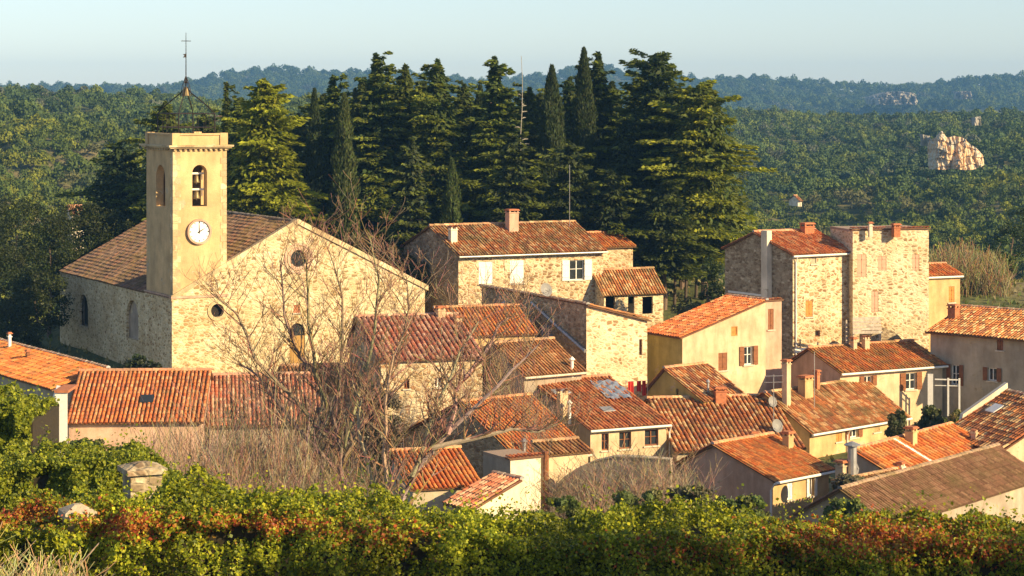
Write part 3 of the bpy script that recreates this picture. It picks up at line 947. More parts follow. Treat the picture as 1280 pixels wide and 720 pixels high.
    # cornice with dentils, parapet with panels
    mb = MB(); zc = zt_ - c.base
    zpp = zp - c.base; H = zpp - zc
    e = .30
    mb.box(-e, At + e, -e, Bt + e, zc + .02, zc + .12)
    mb.box(-e - .12, At + e + .12, -e - .12, Bt + e + .12, zc + .12, zc + .26)
    nD = 11
    for k in range(nD):
        x = (k + .1) * At / (nD - .4)
        mb.box(x, x + At * .045, -e + .14, .02, zc - .15, zc + .02); 
        y = (k + .1) * Bt / (nD - .4)
        mb.box(-e + .14, .02, y, y + Bt * .045, zc - .15, zc + .02)
        mb.box(At - .02, At + e - .14, y, y + Bt * .045, zc - .15, zc + .02)
    cn = mb.build('cornice', M['quoin'], tw)
    mb = MB()
    r0, r1 = zc + .26, zpp
    th = .3
    mb.box(.0, At, .04, th, r0, r1 - .12); mb.box(.0, At, Bt - th, Bt - .04, r0, r1 - .12)
    mb.box(.04, th, th, Bt - th, r0, r1 - .12); mb.box(At - th, At - .04, th, Bt - th, r0, r1 - .12)
    for (x, y) in ((0, 0), (At, 0), (0, Bt), (At, Bt)):
        x0 = -.06 if x == 0 else At - .54; y0 = -.06 if y == 0 else Bt - .54
        mb.box(x0, x0 + .6, y0, y0 + .6, r0 + .002, r1)
    mb.box(.56, At - .56, -.05, .38, r1 - .16, r1 - .03); mb.box(-.05, .38, .56, Bt - .56, r1 - .16, r1 - .03)
    mb.build('parapet', M['tower'], tw)
    # clock
    t, z = c.fz(248.7, 289.5); p = L(t, g, z); R = .80
    mb = MB(); mb.ring(p, (0, -1, 0), R, R + .16, .22, 36); mb.tube([p, p + Vector((0, -.1, 0))], R + .05, 36)
    ck = mb.build('clock', M['pink'], root)
    mb = MB(); mb.disc(p + Vector((0, -.12, 0)), (0, -1, 0), R + .01, 40)
    for k in range(12):
        an = math.radians(30 * k); ux, uz = math.sin(an), math.cos(an)
        r0_, r1_ = R * .80, R * .93; wv = .028 if k % 3 else .045
        d_ = Vector((ux, 0, uz)); s_ = Vector((uz, 0, -ux))
        cc = p + Vector((0, -.126, 0))
        mb.face([cc + d_ * r0_ - s_ * wv, cc + d_ * r0_ + s_ * wv, cc + d_ * r1_ + s_ * wv, cc + d_ * r1_ - s_ * wv], mi=1)
    mb.build('clock_face', [M['clock'], M['iron']], ck)
    for an, ln, wv in ((math.radians(60), .46, .05), (math.radians(-2), .66, .035)):
        mb = MB(); d_ = Vector((math.sin(an), 0, math.cos(an))); s_ = Vector((math.cos(an), 0, -math.sin(an)))
        cc = p + Vector((0, -.15, 0))
        mb.prism([cc - d_ * .14 - s_ * wv, cc - d_ * .14 + s_ * wv, cc + d_ * ln * R / .8 + s_ * wv * .4, cc + d_ * ln * R / .8 - s_ * wv * .4], (0, .02, 0))
        mb.build('clock_hand', M['iron'], ck)
    # bells hanging in the front opening
    xm = (a_ + b_) / 2; zb_ = h1[0][1] - c.base; ztop = zb_ + (h1[2][1] - zb_ if False else (Zof(250, 206) - c.base - zb_))
    for k, (zz, r) in enumerate(((zb_ + .25 * ztop - .25 * zb_ if False else zb_ + .55, .36), (zb_ + 1.75, .3))):
        mb = MB(); mb.lathe((xm, .75, zz), [(r, 0), (r * .82, .08), (r * .62, .3), (r * .55, .48), (r * .3, .6), (0.0, .64)], 14)
        mb.lathe((xm, .75, zz + .02), [(r * .9, 0), (0, .3)], 10)
        b = mb.build('bell', M['bronze'], root)
        mb = MB(); mb.box(a_ + .02, b_ - .02, .69, .81, zz + .64, zz + .78)
        for xx in (a_ + .1, b_ - .18): mb.box(xx, xx + .06, .71, .79, zz + .2, zz + .64)
        mb.tube([(xm, .75, zz + .4), (xm, .75, zz - .1)], .03, 6)
        mb.build('bell_frame', M['white_paint'], b)
    # wrought iron cage, bell, cross
    cx, cy = At / 2, Bt / 2
    zz0 = zpp - .5
    ztip = -(40 - YH) / F * (yc + 2) - c.base
    zj = -(109 - YH) / F * (yc + 2) - c.base
    mb = MB()
    corners = [(.7, .7), (At - .7, .7), (.7, Bt - .7), (At - .7, Bt - .7)]
    zk = zpp + (zj - zpp) * .42
    for (x, y) in corners:
        mb.tube([(x, y, zz0), (x, y, zk)], .05, 6)
        pts = [(x + (cx - x) * f_, y + (cy - y) * f_, zk + (zj - zk) * hgt) for f_, hgt in ((0, 0), (.25, .28), (.55, .55), (.82, .78), (.97, 1.0))]
        mb.tube(pts, .045, 6)
    for zz in (zz0 + .9, zk):
        P = [(corners[i][0], corners[i][1], zz) for i in (0, 1, 3, 2, 0)]
        for i in range(4): mb.tube([P[i], P[i + 1]], .035, 5)
    for f_ in (.25, .5, .75):
        for (x, y) in ((.7 + (At - 1.4) * f_, .7), (.7 + (At - 1.4) * f_, Bt - .7), (.7, .7 + (Bt - 1.4) * f_), (At - .7, .7 + (Bt - 1.4) * f_)):
            mb.tube([(x, y, zz0), (x, y, zk)], .014, 5)
    cg = mb.build('iron_campanile', M['iron'], root)
    mb = MB(); zz = zj - .55
    mb.lathe((cx, cy, zz), [(.38, -.1), (.34, 0), (.26, .3), (.22, .45), (.1, .58), (0, .6)], 12); 
    mb.build('bell', M['bronze'], root)
    mb = MB()
    mb.tube([(cx, cy, zj - .6), (cx, cy, zj + .6)], .05, 6)
    for k in range(4):
        an = k * math.pi / 2 + .7
        mb.tube([(cx + .5 * math.cos(an), cy + .5 * math.sin(an), zj - .7), (cx + .3 * math.cos(an), cy + .3 * math.sin(an), zj + .2), (cx, cy, zj + .9)], .025, 5)
    mb.lathe((cx, cy, zj + .25), [(.0, 0), (.16, .12), (.0, .3)], 8)
    mb.tube([(cx, cy, zj + .5), (cx, cy, ztip)], [.045, .02], 6)
    zcr = -(50.5 - YH) / F * (yc + 2) - c.base
    mb.tube([(cx - .38, cy, zcr), (cx + .38, cy, zcr)], .028, 5)
    mb.build('cross', M['iron'], cg)
    zv = -(69 - YH) / F * (yc + 2) - c.base
    mb = MB(); mb.prism([(cx - .25, cy - .01, zv - .14), (cx + .04, cy - .01, zv - .14), (cx + .04, cy - .01, zv + .16), (cx - .25, cy - .01, zv + .1), (cx - .12, cy - .01, zv)], (0, .02, 0))
    mb.build('weather_vane', M['iron'], cg)
    return c
church()

# ================================================================== VILLAGE HOUSES
# stone house with white shutters above the church right end
h = House('stone_house', 573, 317.5, 178, 26, 753, None, 'gable_u', ridge=(555, 299.5), Lv=None, mat='rubble', pal='mottled', tmat='tile_moss',
          label='stone house with white shutters and a tall brick chimney below the conifers', cat='house', Lu=None) if False else None
def shuttered_house():
    h = House('stone_house', 573, 317.5, 178, 26, 754, 505, 'gable_u', ridge=(539, 283), mat='rubble', mat_left='grey_and_shaded_stone', pal='mottled', tmat='tile_moss',
              label='long stone house with white shutters and a tall brick chimney, below the conifers', cat='house', over=.45)
    h.window(598.5, 616, 327, 355, closed=True, shutters='white_paint')
    h.window(637.5, 655, 325, 354, closed=True, shutters='white_paint')
    h.window(712, 730, 325, 350, shutters='white_paint')
    h.chimney(640, 288, 262, .85, .8, 'pink', 'block', 'tall brick and plaster chimney')
    h.chimney(566, 303, 283, .55, .6, 'white', 'round', 'small white chimney')
    h.antenna(712, 284, 206)
    h.finish('zinc')
shuttered_house()
def wing():
    h = House('stone_annexe', 752, 308, 187.5, 26, 791, 700, 'gable_u', ridge=(733, 292), mat='rubble', pal='orange', tmat='tile', over=.35,
              label='small red roofed stone wing at the right end of the long shuttered house', cat='house')
    h.finish()
    # open porch on stone posts
    h = House('porch_building', 755, 366, 182, 26, 829, 725, 'gable_u', ridge=(741, 339), mat='rubble', pal='mottled', tmat='tile_moss', over=.4,
              label='low open porch with stone posts and a mossy tiled roof', cat='porch')
    for x0, x1 in ((757, 769), (785, 793), (803, 816)):
        a0, zt = h.fz(x0, 371); a1, zb = h.fz(x1, 392)
        h.holes['f'].append(rect(a0, a1, zb, zt))
    h.finish()
    mb = MB(); mb.box(.3, h.Lu - .3, 1.2, 1.3, .1, h.E - h.base - .1); mb.build('dark_backing', M['dark'], h.root)  # near-black sheet standing in for the shade inside the porch
wing()

def lean_house():
    h = House('stone_house', 733, 381, 150, 27, 809, 602, 'mono_d', ridge=(809, 400), mat='rubble_pale', mat_left='grey_and_shaded_stone', pal='brown', over=.25,
              label='tall stone house with a long dark side wall and a pale pipe running down it', cat='house', sideover=.25)
    h.window(799, 803, 424, 444, deep=.25, muntin=False, sill=False, frame='brown_paint', pane='dark')
    h.finish()
    # sloping pale flashing on the dark wall
    mb = MB()
    pts = []
    for px, py in ((666, 378), (700, 410), (733, 439)):
        t, z = h.fz(px, py, 'l'); pts.append(h.L(-.08, t, z))
    mb.tube(pts, .13, 6); mb.build('downpipe', M['zinc'], h.root)
    for px, y0, y1 in ((637, 376, 405), (668, 400, 425)):
        t, zt = h.fz(px, y0, 'l'); _, zb = h.fz(px, y1, 'l')
        mb = MB(); mb.tube([h.L(-.3, t, zb), h.L(-.3, t, zt - .2)], .14, 8); mb.lathe(h.L(-.3, t, zt - .25), [(.2, 0), (.32, .05), (.32, .12), (.05, .3)], 10)
        mb.build('flue_pipe', M['zinc'], h.root)
    h.dish(684, 415, .5, 'l'); h.dish(683, 362, .45, 'l')
    h.antenna(650, 372, 352) if False else None
lean_house()

def centre_roofs():
    h = House('village_house', 566, 420, 149.5, 20, 668, None, 'gable_u', ridge=(545, 386), Lv=7.5, mat='ochre', pal='orange', tmat='tile',
              label='house with an orange tiled roof between the church gable and the dark side wall', cat='house', over=.25)
    h.chimney(551, 405, 383, .5, .5, 'cream', 'block'); h.chimney(573, 412, 395, .4, .5, 'cream', 'block')
    h.finish()
    h = House('village_house', 476, 450, 143, 16, 603, None, 'gable_u', ridge=(447, 397), Lv=9.5, mat='rubble', mat_left='grey_and_shaded_stone', pal='rose', tmat='tile_clean',
              label='house with a faded rose tiled roof in clear stripes, right of the church gable', cat='house', over=.3, pitch=.33)
    h.window(543, 552, 472, 484, frame='white_paint'); h.window(505, 512, 474, 486, frame='brown_paint')
    h.finish()
    h = House('village_house', 655, 468, 143.5, 34, 727, None, 'gable_u', ridge=(618, 430), Lv=8, mat='grey', pal='brown', tmat='tile', over=.3,
              label='house with a brown striped roof in front of the tall dark side wall', cat='house')
    h.chimney(715, 462, 446, .22, .22, 'white_paint', 'pipe'); h.finish('mortar')
    # the main red roof with three windows
    h = House('village_house', 738, 535.5, 138, 24, 833, None, 'gable_u', ridge=(668, 477), Lv=None, xl=601, mat='pink', mat_left='grey', pal='red', tmat='tile_clean', over=.3,
              label='cream house with a bright red roof and three small windows', cat='house') if False else House(
              'village_house', 738, 535.5, 138, 26, 833, 603, 'gable_u', ridge=(667, 477), mat='cream', mat_left='grey', pal='rust', tmat='tile', over=.3,  # grey left wall: shade of the cream side put into its colour
              label='cream house with a bright red roof and three small windows', cat='house')
    h.window(752, 761, 542, 563, frame='brown_paint'); h.window(774, 789, 540, 561, frame='brown_paint'); h.window(806, 823, 537, 557, frame='brown_paint')
    h.chimney(703, 515, 487, .55, .5, 'cream', 'round')
    h.chimney(712, 565 if False else 520, 500, .2, .2, 'white_paint', 'pipe')
    h.finish('white_paint', pipe=(836,))
    for px, py, k in ((708, 492, 1.0), (764, 514, .7)):     # roof lights
        mb = MB()
        a, b, z = h.on_roof(px, py); sl = (h.R - h.E) / h.rb
        P = [(a - k, b - .35), (a + k * .2, b - .35), (a + k * .2, b + .35), (a - k, b + .35)]
        mb.prism([h.L(x, y, h.h(x, y) + .16) for x, y in P], (0, 0, .05))
        mb.build('roof_light', M['zinc'], h.root)
    # blue grey tarpaulin on the upper right of the red roof, red cloths on a line behind
    base = h.o + h.u * (h.Lu * .78) + h.v * (h.rb * .8)
    r = empty('tarpaulin', (base.x, base.y, h.h(0, h.rb * .8)), h.th); tag(r, 'blue grey tarpaulin thrown over the upper corner of the bright red roof', 'tarpaulin')
    mb = MB(); nx, ny = 10, 8
    G_ = [[Vector((-.9 + 1.9 * i / nx + .3 * j / ny, -2.4 + 3.0 * j / ny, (h.R - h.E) / h.rb * (-2.4 + 3.0 * j / ny) + .17 + .07 * math.sin(i * 1.7 + j) + .05 * math.cos(j * 2.3 - i))) for i in range(nx + 1)] for j in range(ny + 1)]
    for j in range(ny):
        for i in range(nx): mb.face([G_[j][i], G_[j][i + 1], G_[j + 1][i + 1], G_[j + 1][i]])
    mb.build('sheet', M['tarp'], r, smooth=True)
    p = W(796, 497, 149)
    r = empty('washing_line', p, .4); tag(r, 'red cloths hanging on a short line behind the bright red roof', 'washing')
    mb = MB(); mb.tube([(-.8, 0, -1), (-.8, 0, 1.2)], .03, 6); mb.tube([(.8, 0, -1), (.8, 0, 1.2)], .03, 6); mb.tube([(-.8, 0, 1.1), (.8, 0, 1.1)], .012, 4); mb.build('frame', M['zinc'], r)
    for x, w_, hh in ((-.65, .4, .9), (.0, .3, .7), (.4, .25, 1.0)):
        mb = MB(); pts = [(x + w_ * k / 6, .04 * math.sin(k * 1.9), 1.1) for k in range(7)]
        for k in range(6): mb.prism([pts[k], pts[k + 1], (pts[k + 1][0], pts[k + 1][1] * 1.8, 1.1 - hh), (pts[k][0], pts[k][1] * 1.8, 1.1 - hh)], (0, .012, 0))
        mb.build('cloth', M['red_cloth'], r)
centre_roofs()

def mid_left():
    h = House('village_house', 650, 574, 131, 36, 735, 505, 'gable_u', ridge=(578, 503), mat='tan', mat_left='grey_and_shaded_stone', pal='orange', tmat='tile', over=.3,
              label='house with an orange roof and a dark stone gable behind the bare tree', cat='house')
    h.chimney(655, 566, 548, .25, .25, 'zinc', 'pipe')
    h.finish('mortar')
    # lit pale block with flat brick top
    h = House('stone_block_house', 638, 575, 121, 30, 676, 604, 'flat', mat='white', mat_left='grey', pal='red', tmat='tile_clean',
              label='narrow flat topped pale plaster block beside the dark tube that stands in for a downpipe shadow', cat='outbuilding')
    h.finish()
    h = House('village_house', 684, 568, 123, 30, 735, 668, 'mono_b', rise=.3, mat='cream', pal='brown', tmat='tile_moss', over=.2,
              label='pale wall with a short brown roof just below the red roofed house', cat='house')
    mb = MB(); mb.tube([h.L(-.15, -.1, h.base), h.L(-.15, -.1, h.E + .2)], .17, 8); mb.build('downpipe', M['brown_paint'], h.root)  # thick dark tube standing in for a downpipe's shadow band
    h.finish()
    h = House('lean_to', 590, 636, 108, 38, 650, 560, 'mono_u', ridge=(648, 600), mat='white', pal='rose', tmat='tile', over=.2,
              label='lean-to with a lit white sloping edge rising out of the hedge', cat='outbuilding')
    h.finish()
    h = House('lean_to', 558, 612, 112, 18, 606, None, 'mono_b', rise=.45, Lv=6.5, mat='tan', pal='orange', tmat='tile_clean', over=.2,
              label='small orange roof just above the hedge beside the bare tree', cat='outbuilding') if False else House(
              'lean_to', 516, 611, 112, 18, 600, 490, 'mono_b', ridge=None, rise=.3, mat='tan', pal='orange', tmat='tile_clean', over=.2,
              label='small orange roof just above the hedge beside the bare tree', cat='outbuilding')
    h.finish()
mid_left()

def yellow_house():
    h = House('village_house', 853, 421, 152, 33, 957, 808, 'mono_u', ridge=(957, 376), mat='cream', mat_left='yellow', pal='red', tmat='tile_clean', over=.3,
              label='yellow and pink plaster house with a bright red roof climbing to the tall stone house', cat='house', pitch=.28)
    h.window(914, 922, 408, 420, frame='orange_wood', muntin=False, sill=False, pane='orange_wood', deep=.1)
    h.window(898, 909, 441, 463, frame='brown_paint', closed=True, shutters='brown_paint')
    h.window(930, 941, 433, 456, frame='white_paint', shutters='brown_paint')
    h.finish()
    h = House('village_house', 957, 377, 158, 30, 977, None, 'flat', Lv=3, mat='pink', pal='red', over=.1,
              label='pinkish plaster block with brown shutters wedged against the tall stone house', cat='house')
    h.window(960, 967, 386, 412, closed=True, shutters='brown_paint')
    h.finish()
    h = House('shed', 880, 501, 141, 44, 945, 829, 'gable_u', ridge=(832, 461), mat='yellow', pal='brown', tmat='tile', over=.2,
              label='small shed with a brown roof and yellow gable in front of the yellow house', cat='shed') if False else House(
              'shed', 880, 500, 145.5, 40, 930, 808, 'gable_u', ridge=(832, 461), mat='yellow', pal='mottled', tmat='tile', over=.2,
              label='small shed with a brown roof and yellow gable in front of the yellow house', cat='shed')
    h.window(845, 848, 486, 494, 'l', frame='brown_paint', muntin=False, sill=False, pane='dark')
    h.finish()
yellow_house()

def tall_houses():
    h = House('tall_stone_house', 991, 318, 164, 32, 1064, 906, 'gable_u', ridge=(944, 291), mat='rubble', mat_left='grey_and_shaded_stone', pal='red', tmat='tile_clean', over=.25,
              label='tall narrow stone house with a white pilaster chimney on its shaded side', cat='house')
    h.window(1007, 1016, 376, 396, frame='brown_paint', closed=True, shutters='orange_wood')
    h.window(1019, 1025, 413, 421, frame='brown_paint', muntin=False, sill=False, pane='dark')
    h.window(1014, 1021, 320, 330, frame='tan', muntin=False, pane='tan', deep=.08)
    h.chimney(1009, 292, 279, .9, .6, 'brick', 'block', 'low red brick chimney')
    h.finish('white_paint', pipe=(994,))
    t, z1 = h.fz(961, 288, 'l'); _, z0 = h.fz(961, 372, 'l')
    mb = MB(); mb.box(-.45, .0, t - .35, t + .35, z0 - h.base - 1, z1 - h.base); mb.build('chimney_stack', M['white'], h.root)
    t0, zb = h.fz(957, 371, 'l'); t1, zt = h.fz(911, 363, 'l')
    mb = MB(); mb.box(-.08, .0, t0, t1, zb - h.base, zt - h.base); mb.build('white_band', M['white_paint'], h.root)
    t0, zb = h.fz(992, 441); t1, zt = h.fz(1062, 437)
    mb = MB(); mb.box(0.1, h.Lu - .1, -.12, .0, zb - h.base, zb - h.base + .3); mb.build('flashing', M['white_paint'], h.root)
    h = House('tall_stone_house', 1066, 288, 166, 14, 1161, 1038, 'flat', mat='rubble_pale', pal='red', tmat='tile_clean', over=.1,
              label='tallest flat topped stone house with faded pink shutters', cat='house')
    for x0, x1, y0, y1 in ((1071, 1083, 318, 346), (1097, 1108, 320, 338), (1140, 1149, 318, 338), (1089, 1098, 364, 390)):
        h.window(x0, x1, y0, y1, closed=True, shutters='pink_paint', sill=False)
    h.finish()
    h.chimney(1120, 292, 280, .5, .5, 'brick', 'block')
    for px in (1088,): h.chimney(px, 290, 278, .25, .25, 'white', 'block')
    h = House('village_house', 1160, 345, 172, 24, 1200, 1140, 'mono_b', rise=.3, mat='ochre', pal='orange', tmat='tile_clean', over=.2,
              label='small lit house with an orange roof behind the tallest stone house', cat='house')
    h.window(1186, 1193, 358, 378, frame='orange_wood', closed=True, shutters='orange_wood')
    h.finish('white_paint')
tall_houses()

def right_side():
    # big house in the shade: its left hand wall is what one sees
    h = House('village_house', 1340, 428, 150, 47, 1420, 1163, 'gable_v', rise=.3, mat='tan', mat_left='tan', pal='mottled', tmat='tile', over=.45,
              label='large plaster house in shade with dark shutters, at the edge of the picture', cat='house')
    h.window(1246, 1254, 424, 438, 'l', frame='brown_paint', closed=True, shutters='brown_paint')
    h.window(1189, 1199, 456, 481, 'l', frame='white_paint', shutters='brown_paint')
    h.window(1235, 1246, 460, 476, 'l', frame='white_paint', shutters='brown_paint')
    h.chimney(1192, 398, 381, .6, .6, 'brick', 'block')
    h.finish()
    h = House('village_house', 1050, 464, 152, 30, 1178, 988, 'gable_u', ridge=(1012, 436), mat='cream', mat_left='pink', pal='orange', tmat='tile_moss', over=.35,
              label='house with a mossy orange roof and white gutter below the tall stone house', cat='house')
    h.window(1080, 1090, 470, 482, frame='white_paint', shutters='brown_paint'); h.window(1132, 1145, 466, 487, frame='white_paint', shutters='brown_paint')
    h.chimney(1082, 437, 420, .4, .4, 'cream', 'round'); h.chimney(1067, 437, 422, .3, .4, 'cream', 'block')
    h.finish('white_paint')
    h = House('village_house', 1012, 538, 144, 44, 1132, 900, 'gable_u', ridge=(958, 492), mat='ochre', pal='mottled', tmat='tile_moss', over=.35,
              label='house with a wide mossy roof and a row of brown shutters under its gutter', cat='house')
    h.window(1045, 1052, 534, 552, frame='orange_wood', closed=True, shutters='orange_wood'); h.window(1062, 1072, 530, 547, frame='white_paint', shutters='brown_paint'); h.window(1092, 1100, 524, 540, closed=True, shutters='orange_wood')
    h.chimney(1007, 496, 470, .85, .6, 'ochre', 'double', 'broad chimney with twin flues'); h.chimney(983, 487, 450, .42, .42, 'cream', 'block'); h.chimney(1021, 487, 463, .3, .3, 'brick', 'block')
    h.antenna(1018, 512, 440)
    h.finish('white_paint', pipe=(1058,))
    h = House('village_house', 846, 563, 139, 10, 1003, 790, 'gable_u', ridge=(812, 499), mat='tan', pal='mottled', tmat='tile', over=.3, pitch=.28,
              label='house with a broad striped roof left of the metal flue, behind the shaded gable', cat='house')
    h.chimney(900, 505, 484, .7, .6, 'brick', 'block', 'square brick chimney'); h.chimney(885, 500, 474, .16, .16, 'zinc', 'pipe'); h.chimney(943, 555, 540, .4, .4, 'white', 'block')
    h.antenna(967, 540, 468, 'yagi'); h.dish(972, 532, .4, roofpos=True); h.dish(966, 502, .33, roofpos=True)
    h.finish()
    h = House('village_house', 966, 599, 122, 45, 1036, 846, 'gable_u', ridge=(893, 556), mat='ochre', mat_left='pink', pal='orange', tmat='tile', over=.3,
              label='nearest gabled house, shaded pink gable and an orange roof with white gutter', cat='house')
    h.window(984, 991, 603, 625, closed=True, shutters='white_paint'); h.window(1011, 1017, 597, 620, frame='white_paint', shutters='white_paint', muntin=False)
    h.chimney(985, 560, 540, .45, .45, 'ochre', 'block')
    h.finish('white_paint', pipe=(962,))
    # tall metal flue on a plaster stack
    h2 = House('chimney_house', 1066, 606, 118, 45, 1128, 1045, 'gable_u', rise=.25, mat='pink', pal='brown', tmat='tile_moss', over=.2,
               label='low house with a brown roof carrying a tall metal flue', cat='house')
    h2.chimney(1046, 590, 552, .5, .5, 'zinc', 'pipe'); h2.chimney(1053, 600, 576, .6, .5, 'cream', 'block'); h2.dish(1066, 585, .4, roofpos=True)
    h2.finish()
    h = House('village_house', 1125, 598, 122, 53, 1242, 1068, 'mono_b', ridge=(1068, 563), mat='tan', pal='orange', tmat='tile_clean', over=.2, pitch=.42,
              label='low house with a bright orange corrugated roof crossed by pale flashing', cat='house')
    a, b, z = h.on_roof(1135, 562)
    mb = MB()
    P = [(a - .15, .1), (a + .2, .1), (a + .2, h.Lv), (a - .15, h.Lv)]
    mb.prism([h.L(x, y, h.h(x, y) + .12) for x, y in P], (0, 0, .06)); mb.build('flashing', M['white_paint'], h.root)
    h.chimney(1139, 556, 534, .55, .5, 'ochre', 'block'); h.chimney(1218, 556, 536, .3, .3, 'cream', 'round'); h.chimney(1126, 588, 578, .4, .3, 'white', 'block')
    h.finish()
    h = House('village_house', 1252, 563, 128, 18, 1335, 1180, 'mono_u', ridge=(1335, 508), mat='cream', pal='mottled', tmat='tile_clean', over=.3, pitch=.3,
              label='house with a speckled roof and a skylight at the far right', cat='house')
    mb = MB(); mb.prism([h.L(h.Lu * f, h.Lv + .02, h.E + (h.R - h.E) * f + dz) for f, dz in ((.25, -.5), (1, -.5), (1, .55), (.3, .4))], (0, .35, 0)); mb.build('verge_wall', M['white'], h.root)
    a, b, z = h.on_roof(1243, 514); P = [(a - .35, b - .5), (a + .35, b - .5), (a + .35, b + .5), (a - .35, b + .5)]
    mb = MB(); mb.prism([h.L(x, y, h.h(x, y) + .16) for x, y in P], (0, 0, .06)); mb.build('skylight', M['white_paint'], h.root)
    h.finish()
    h = House('village_house', 1212, 636, 112, 48, 1330, 1050, 'gable_u', rise=.3, ridge=None, mat='grey', pal='dark', tmat='tile_moss', over=.3,
              label='house with a long weathered roof, its shade put into dark tiles, just above the hedge', cat='house') if False else House(
              'village_house', 1110, 655, 110, 52, 1300, 1000, 'gable_u', ridge=(1052, 612), mat='grey', pal='dark', tmat='tile_moss', over=.3,
              label='house with a long weathered roof, its shade put into dark tiles, just above the hedge', cat='house')
    h.finish()
    h = House('village_house', 1250, 690, 103, 40, 1330, 1180, 'gable_v', rise=.3, mat='grey', pal='orange', tmat='tile_clean', over=.3,
              label='house with a lit orange roof in the bottom corner behind the hedge', cat='house')
    h.finish()
right_side()

def left_side():
    h = House('village_house', 68, 486, 134.5, 33, 134, -90, 'mono_u', ridge=(134, 461), mat='white', mat_left='tan', pal='orange', tmat='tile', over=.25,
              label='house with an orange roof and lit white end wall left of the church', cat='house')
    h.chimney(12, 436, 416, .18, .18, 'white_paint', 'block'); h.chimney(35, 448, 438, .2, .2, 'brown_paint', 'block')
    h.finish()
    h = House('long_house', 86, 527, 130, 3, 251, 84, 'gable_u', rise=.4, Lv=11, mat='pink', pal='red', tmat='tile', over=.3,
              label='long low house with a red roof in front of the church tower', cat='house')
    h.window(176, 188, 500, 506) if False else None
    h.finish()
    a, b, z = h.on_roof(184, 502); P = [(a - .4, b - .4), (a + .4, b - .4), (a + .4, b + .4), (a - .4, b + .4)]
    mb = MB(); mb.prism([h.L(x, y, h.h(x, y) + .16) for x, y in P], (0, 0, .06)); mb.build('skylight', M['glass'], h.root)
    h = House('village_house', 262, 531, 133, 8, 400, 255, 'gable_u', rise=.4, Lv=11, mat='grey', pal='rose', tmat='tile', over=.3,
              label='low house with a faded red roof behind the brown thicket', cat='house')
    h.finish()
    h = House('outbuilding', 360, 490, 146, 12, 455, 352, 'gable_u', rise=.35, Lv=7, mat='grey_and_shaded_stone', pal='brown', tmat='tile_moss', over=.2,
              label='low grey stone outbuilding at the foot of the church door', cat='outbuilding')
    h.finish()
left_side()

def small_bits():
    # slatted canopy and dark arched vault at the foot of the tallest house
    p = W(1066, 418, 161)
    r = empty('plank_canopy', p, math.radians(14))
    tag(r, 'slanting canopy of weathered grey planks at the foot of the tallest stone house', 'canopy')
    mb = MB(); w = 41 / 18.; 
    for k in range(5):
        mb.box(.0 + k * .05, w + k * .02, .13 * k, .13 * k + .05, .02 + .235 * k, .22 + .235 * k)
    mb.build('planks', M['planks'], r)
    mb = MB()
    for x in (.1, w - .1): mb.box(x - .05, x + .05, .1, .2, -1.6, .0); mb.box(x - .05, x + .05, 1.4, 1.5, -1.6, .9)
    mb.build('post', M['planks'], r)
    p = W(1163, 492, 153.5)
    r2 = empty('balcony_railing', p, math.radians(-12)); tag(r2, 'white railing in front of the tall window of the shaded house', 'railing')
    mb = MB(); mb.box(.3, 2.0, -.04, .04, .95, 1.03); mb.box(.3, 2.0, -.03, .03, .55, .6); mb.build('rail', M['white_paint'], r2)
    for x in (0, 1.2, 1.95):
        mb = MB(); mb.box(x - (.18 if x == 0 else .06), x + (.18 if x == 0 else .06), -.06, .06, -1.5, 1.1 if x else 1.35); mb.build('post', M['white_paint'], r2)
    p = W(1110, 432, 162.5)
    r = empty('rubble_vault', p, math.radians(14))
    tag(r, 'dark rounded rubble vault leaning against the tallest stone house', 'vault')
    mb = MB(); n = 12
    pr = [(-1.3 + 2.6 * k / n, 1.25 * math.sin(math.pi * (.18 + .8 * k / n)) ** .8) for k in range(n + 1)]
    poly = [(x, 0, z) for x, z in pr] + [(1.3, 0, -1.5), (-1.3, 0, -1.5)]
    mb.prism(poly, (0, 2.2, 0)); mb.build('vault', M['grey_and_shaded_stone'], r)
small_bits()

# ================================================================== VEGETATION
def jitcol(base, n, v=.25, hue=.12):
    b = np.array(base)[None, :] * (1 + rng.uniform(-v, v, (n, 1)))
    return np.clip(b * (1 + rng.uniform(-hue, hue, (n, 3))), .003, 1)

def trunk_mesh(H, r0, name, root, col=(.16, .11, .08), lean=0.0, limbs=0, lk=.22):
    mb = MB(); n = 9
    pts = [(lean * (k / n) ** 2 * H + .1 * math.sin(k * 1.3) * (k > 0), .08 * math.cos(k * 1.7) * (k > 0), H * k / n - .4 * (k == 0)) for k in range(n + 1)]
    mb.tube(pts, [r0 * (1 - .9 * k / n) + .015 for k in range(n + 1)], 8, col)
    for i in range(limbs):
        t = random.uniform(.25, .85); a = random.uniform(0, 6.28); L = H * lk * (1.1 - t)
        z = H * t
        mb.tube([(lean * t * t * H, 0, z), (lean * t * t * H + math.cos(a) * L * .5, math.sin(a) * L * .5, z + .1), (lean * t * t * H + math.cos(a) * L, math.sin(a) * L, z + .1)], [r0 * .3 * (1.1 - t), .05, .02], 5, col)
    return mb.build(name, M['bark'], root)

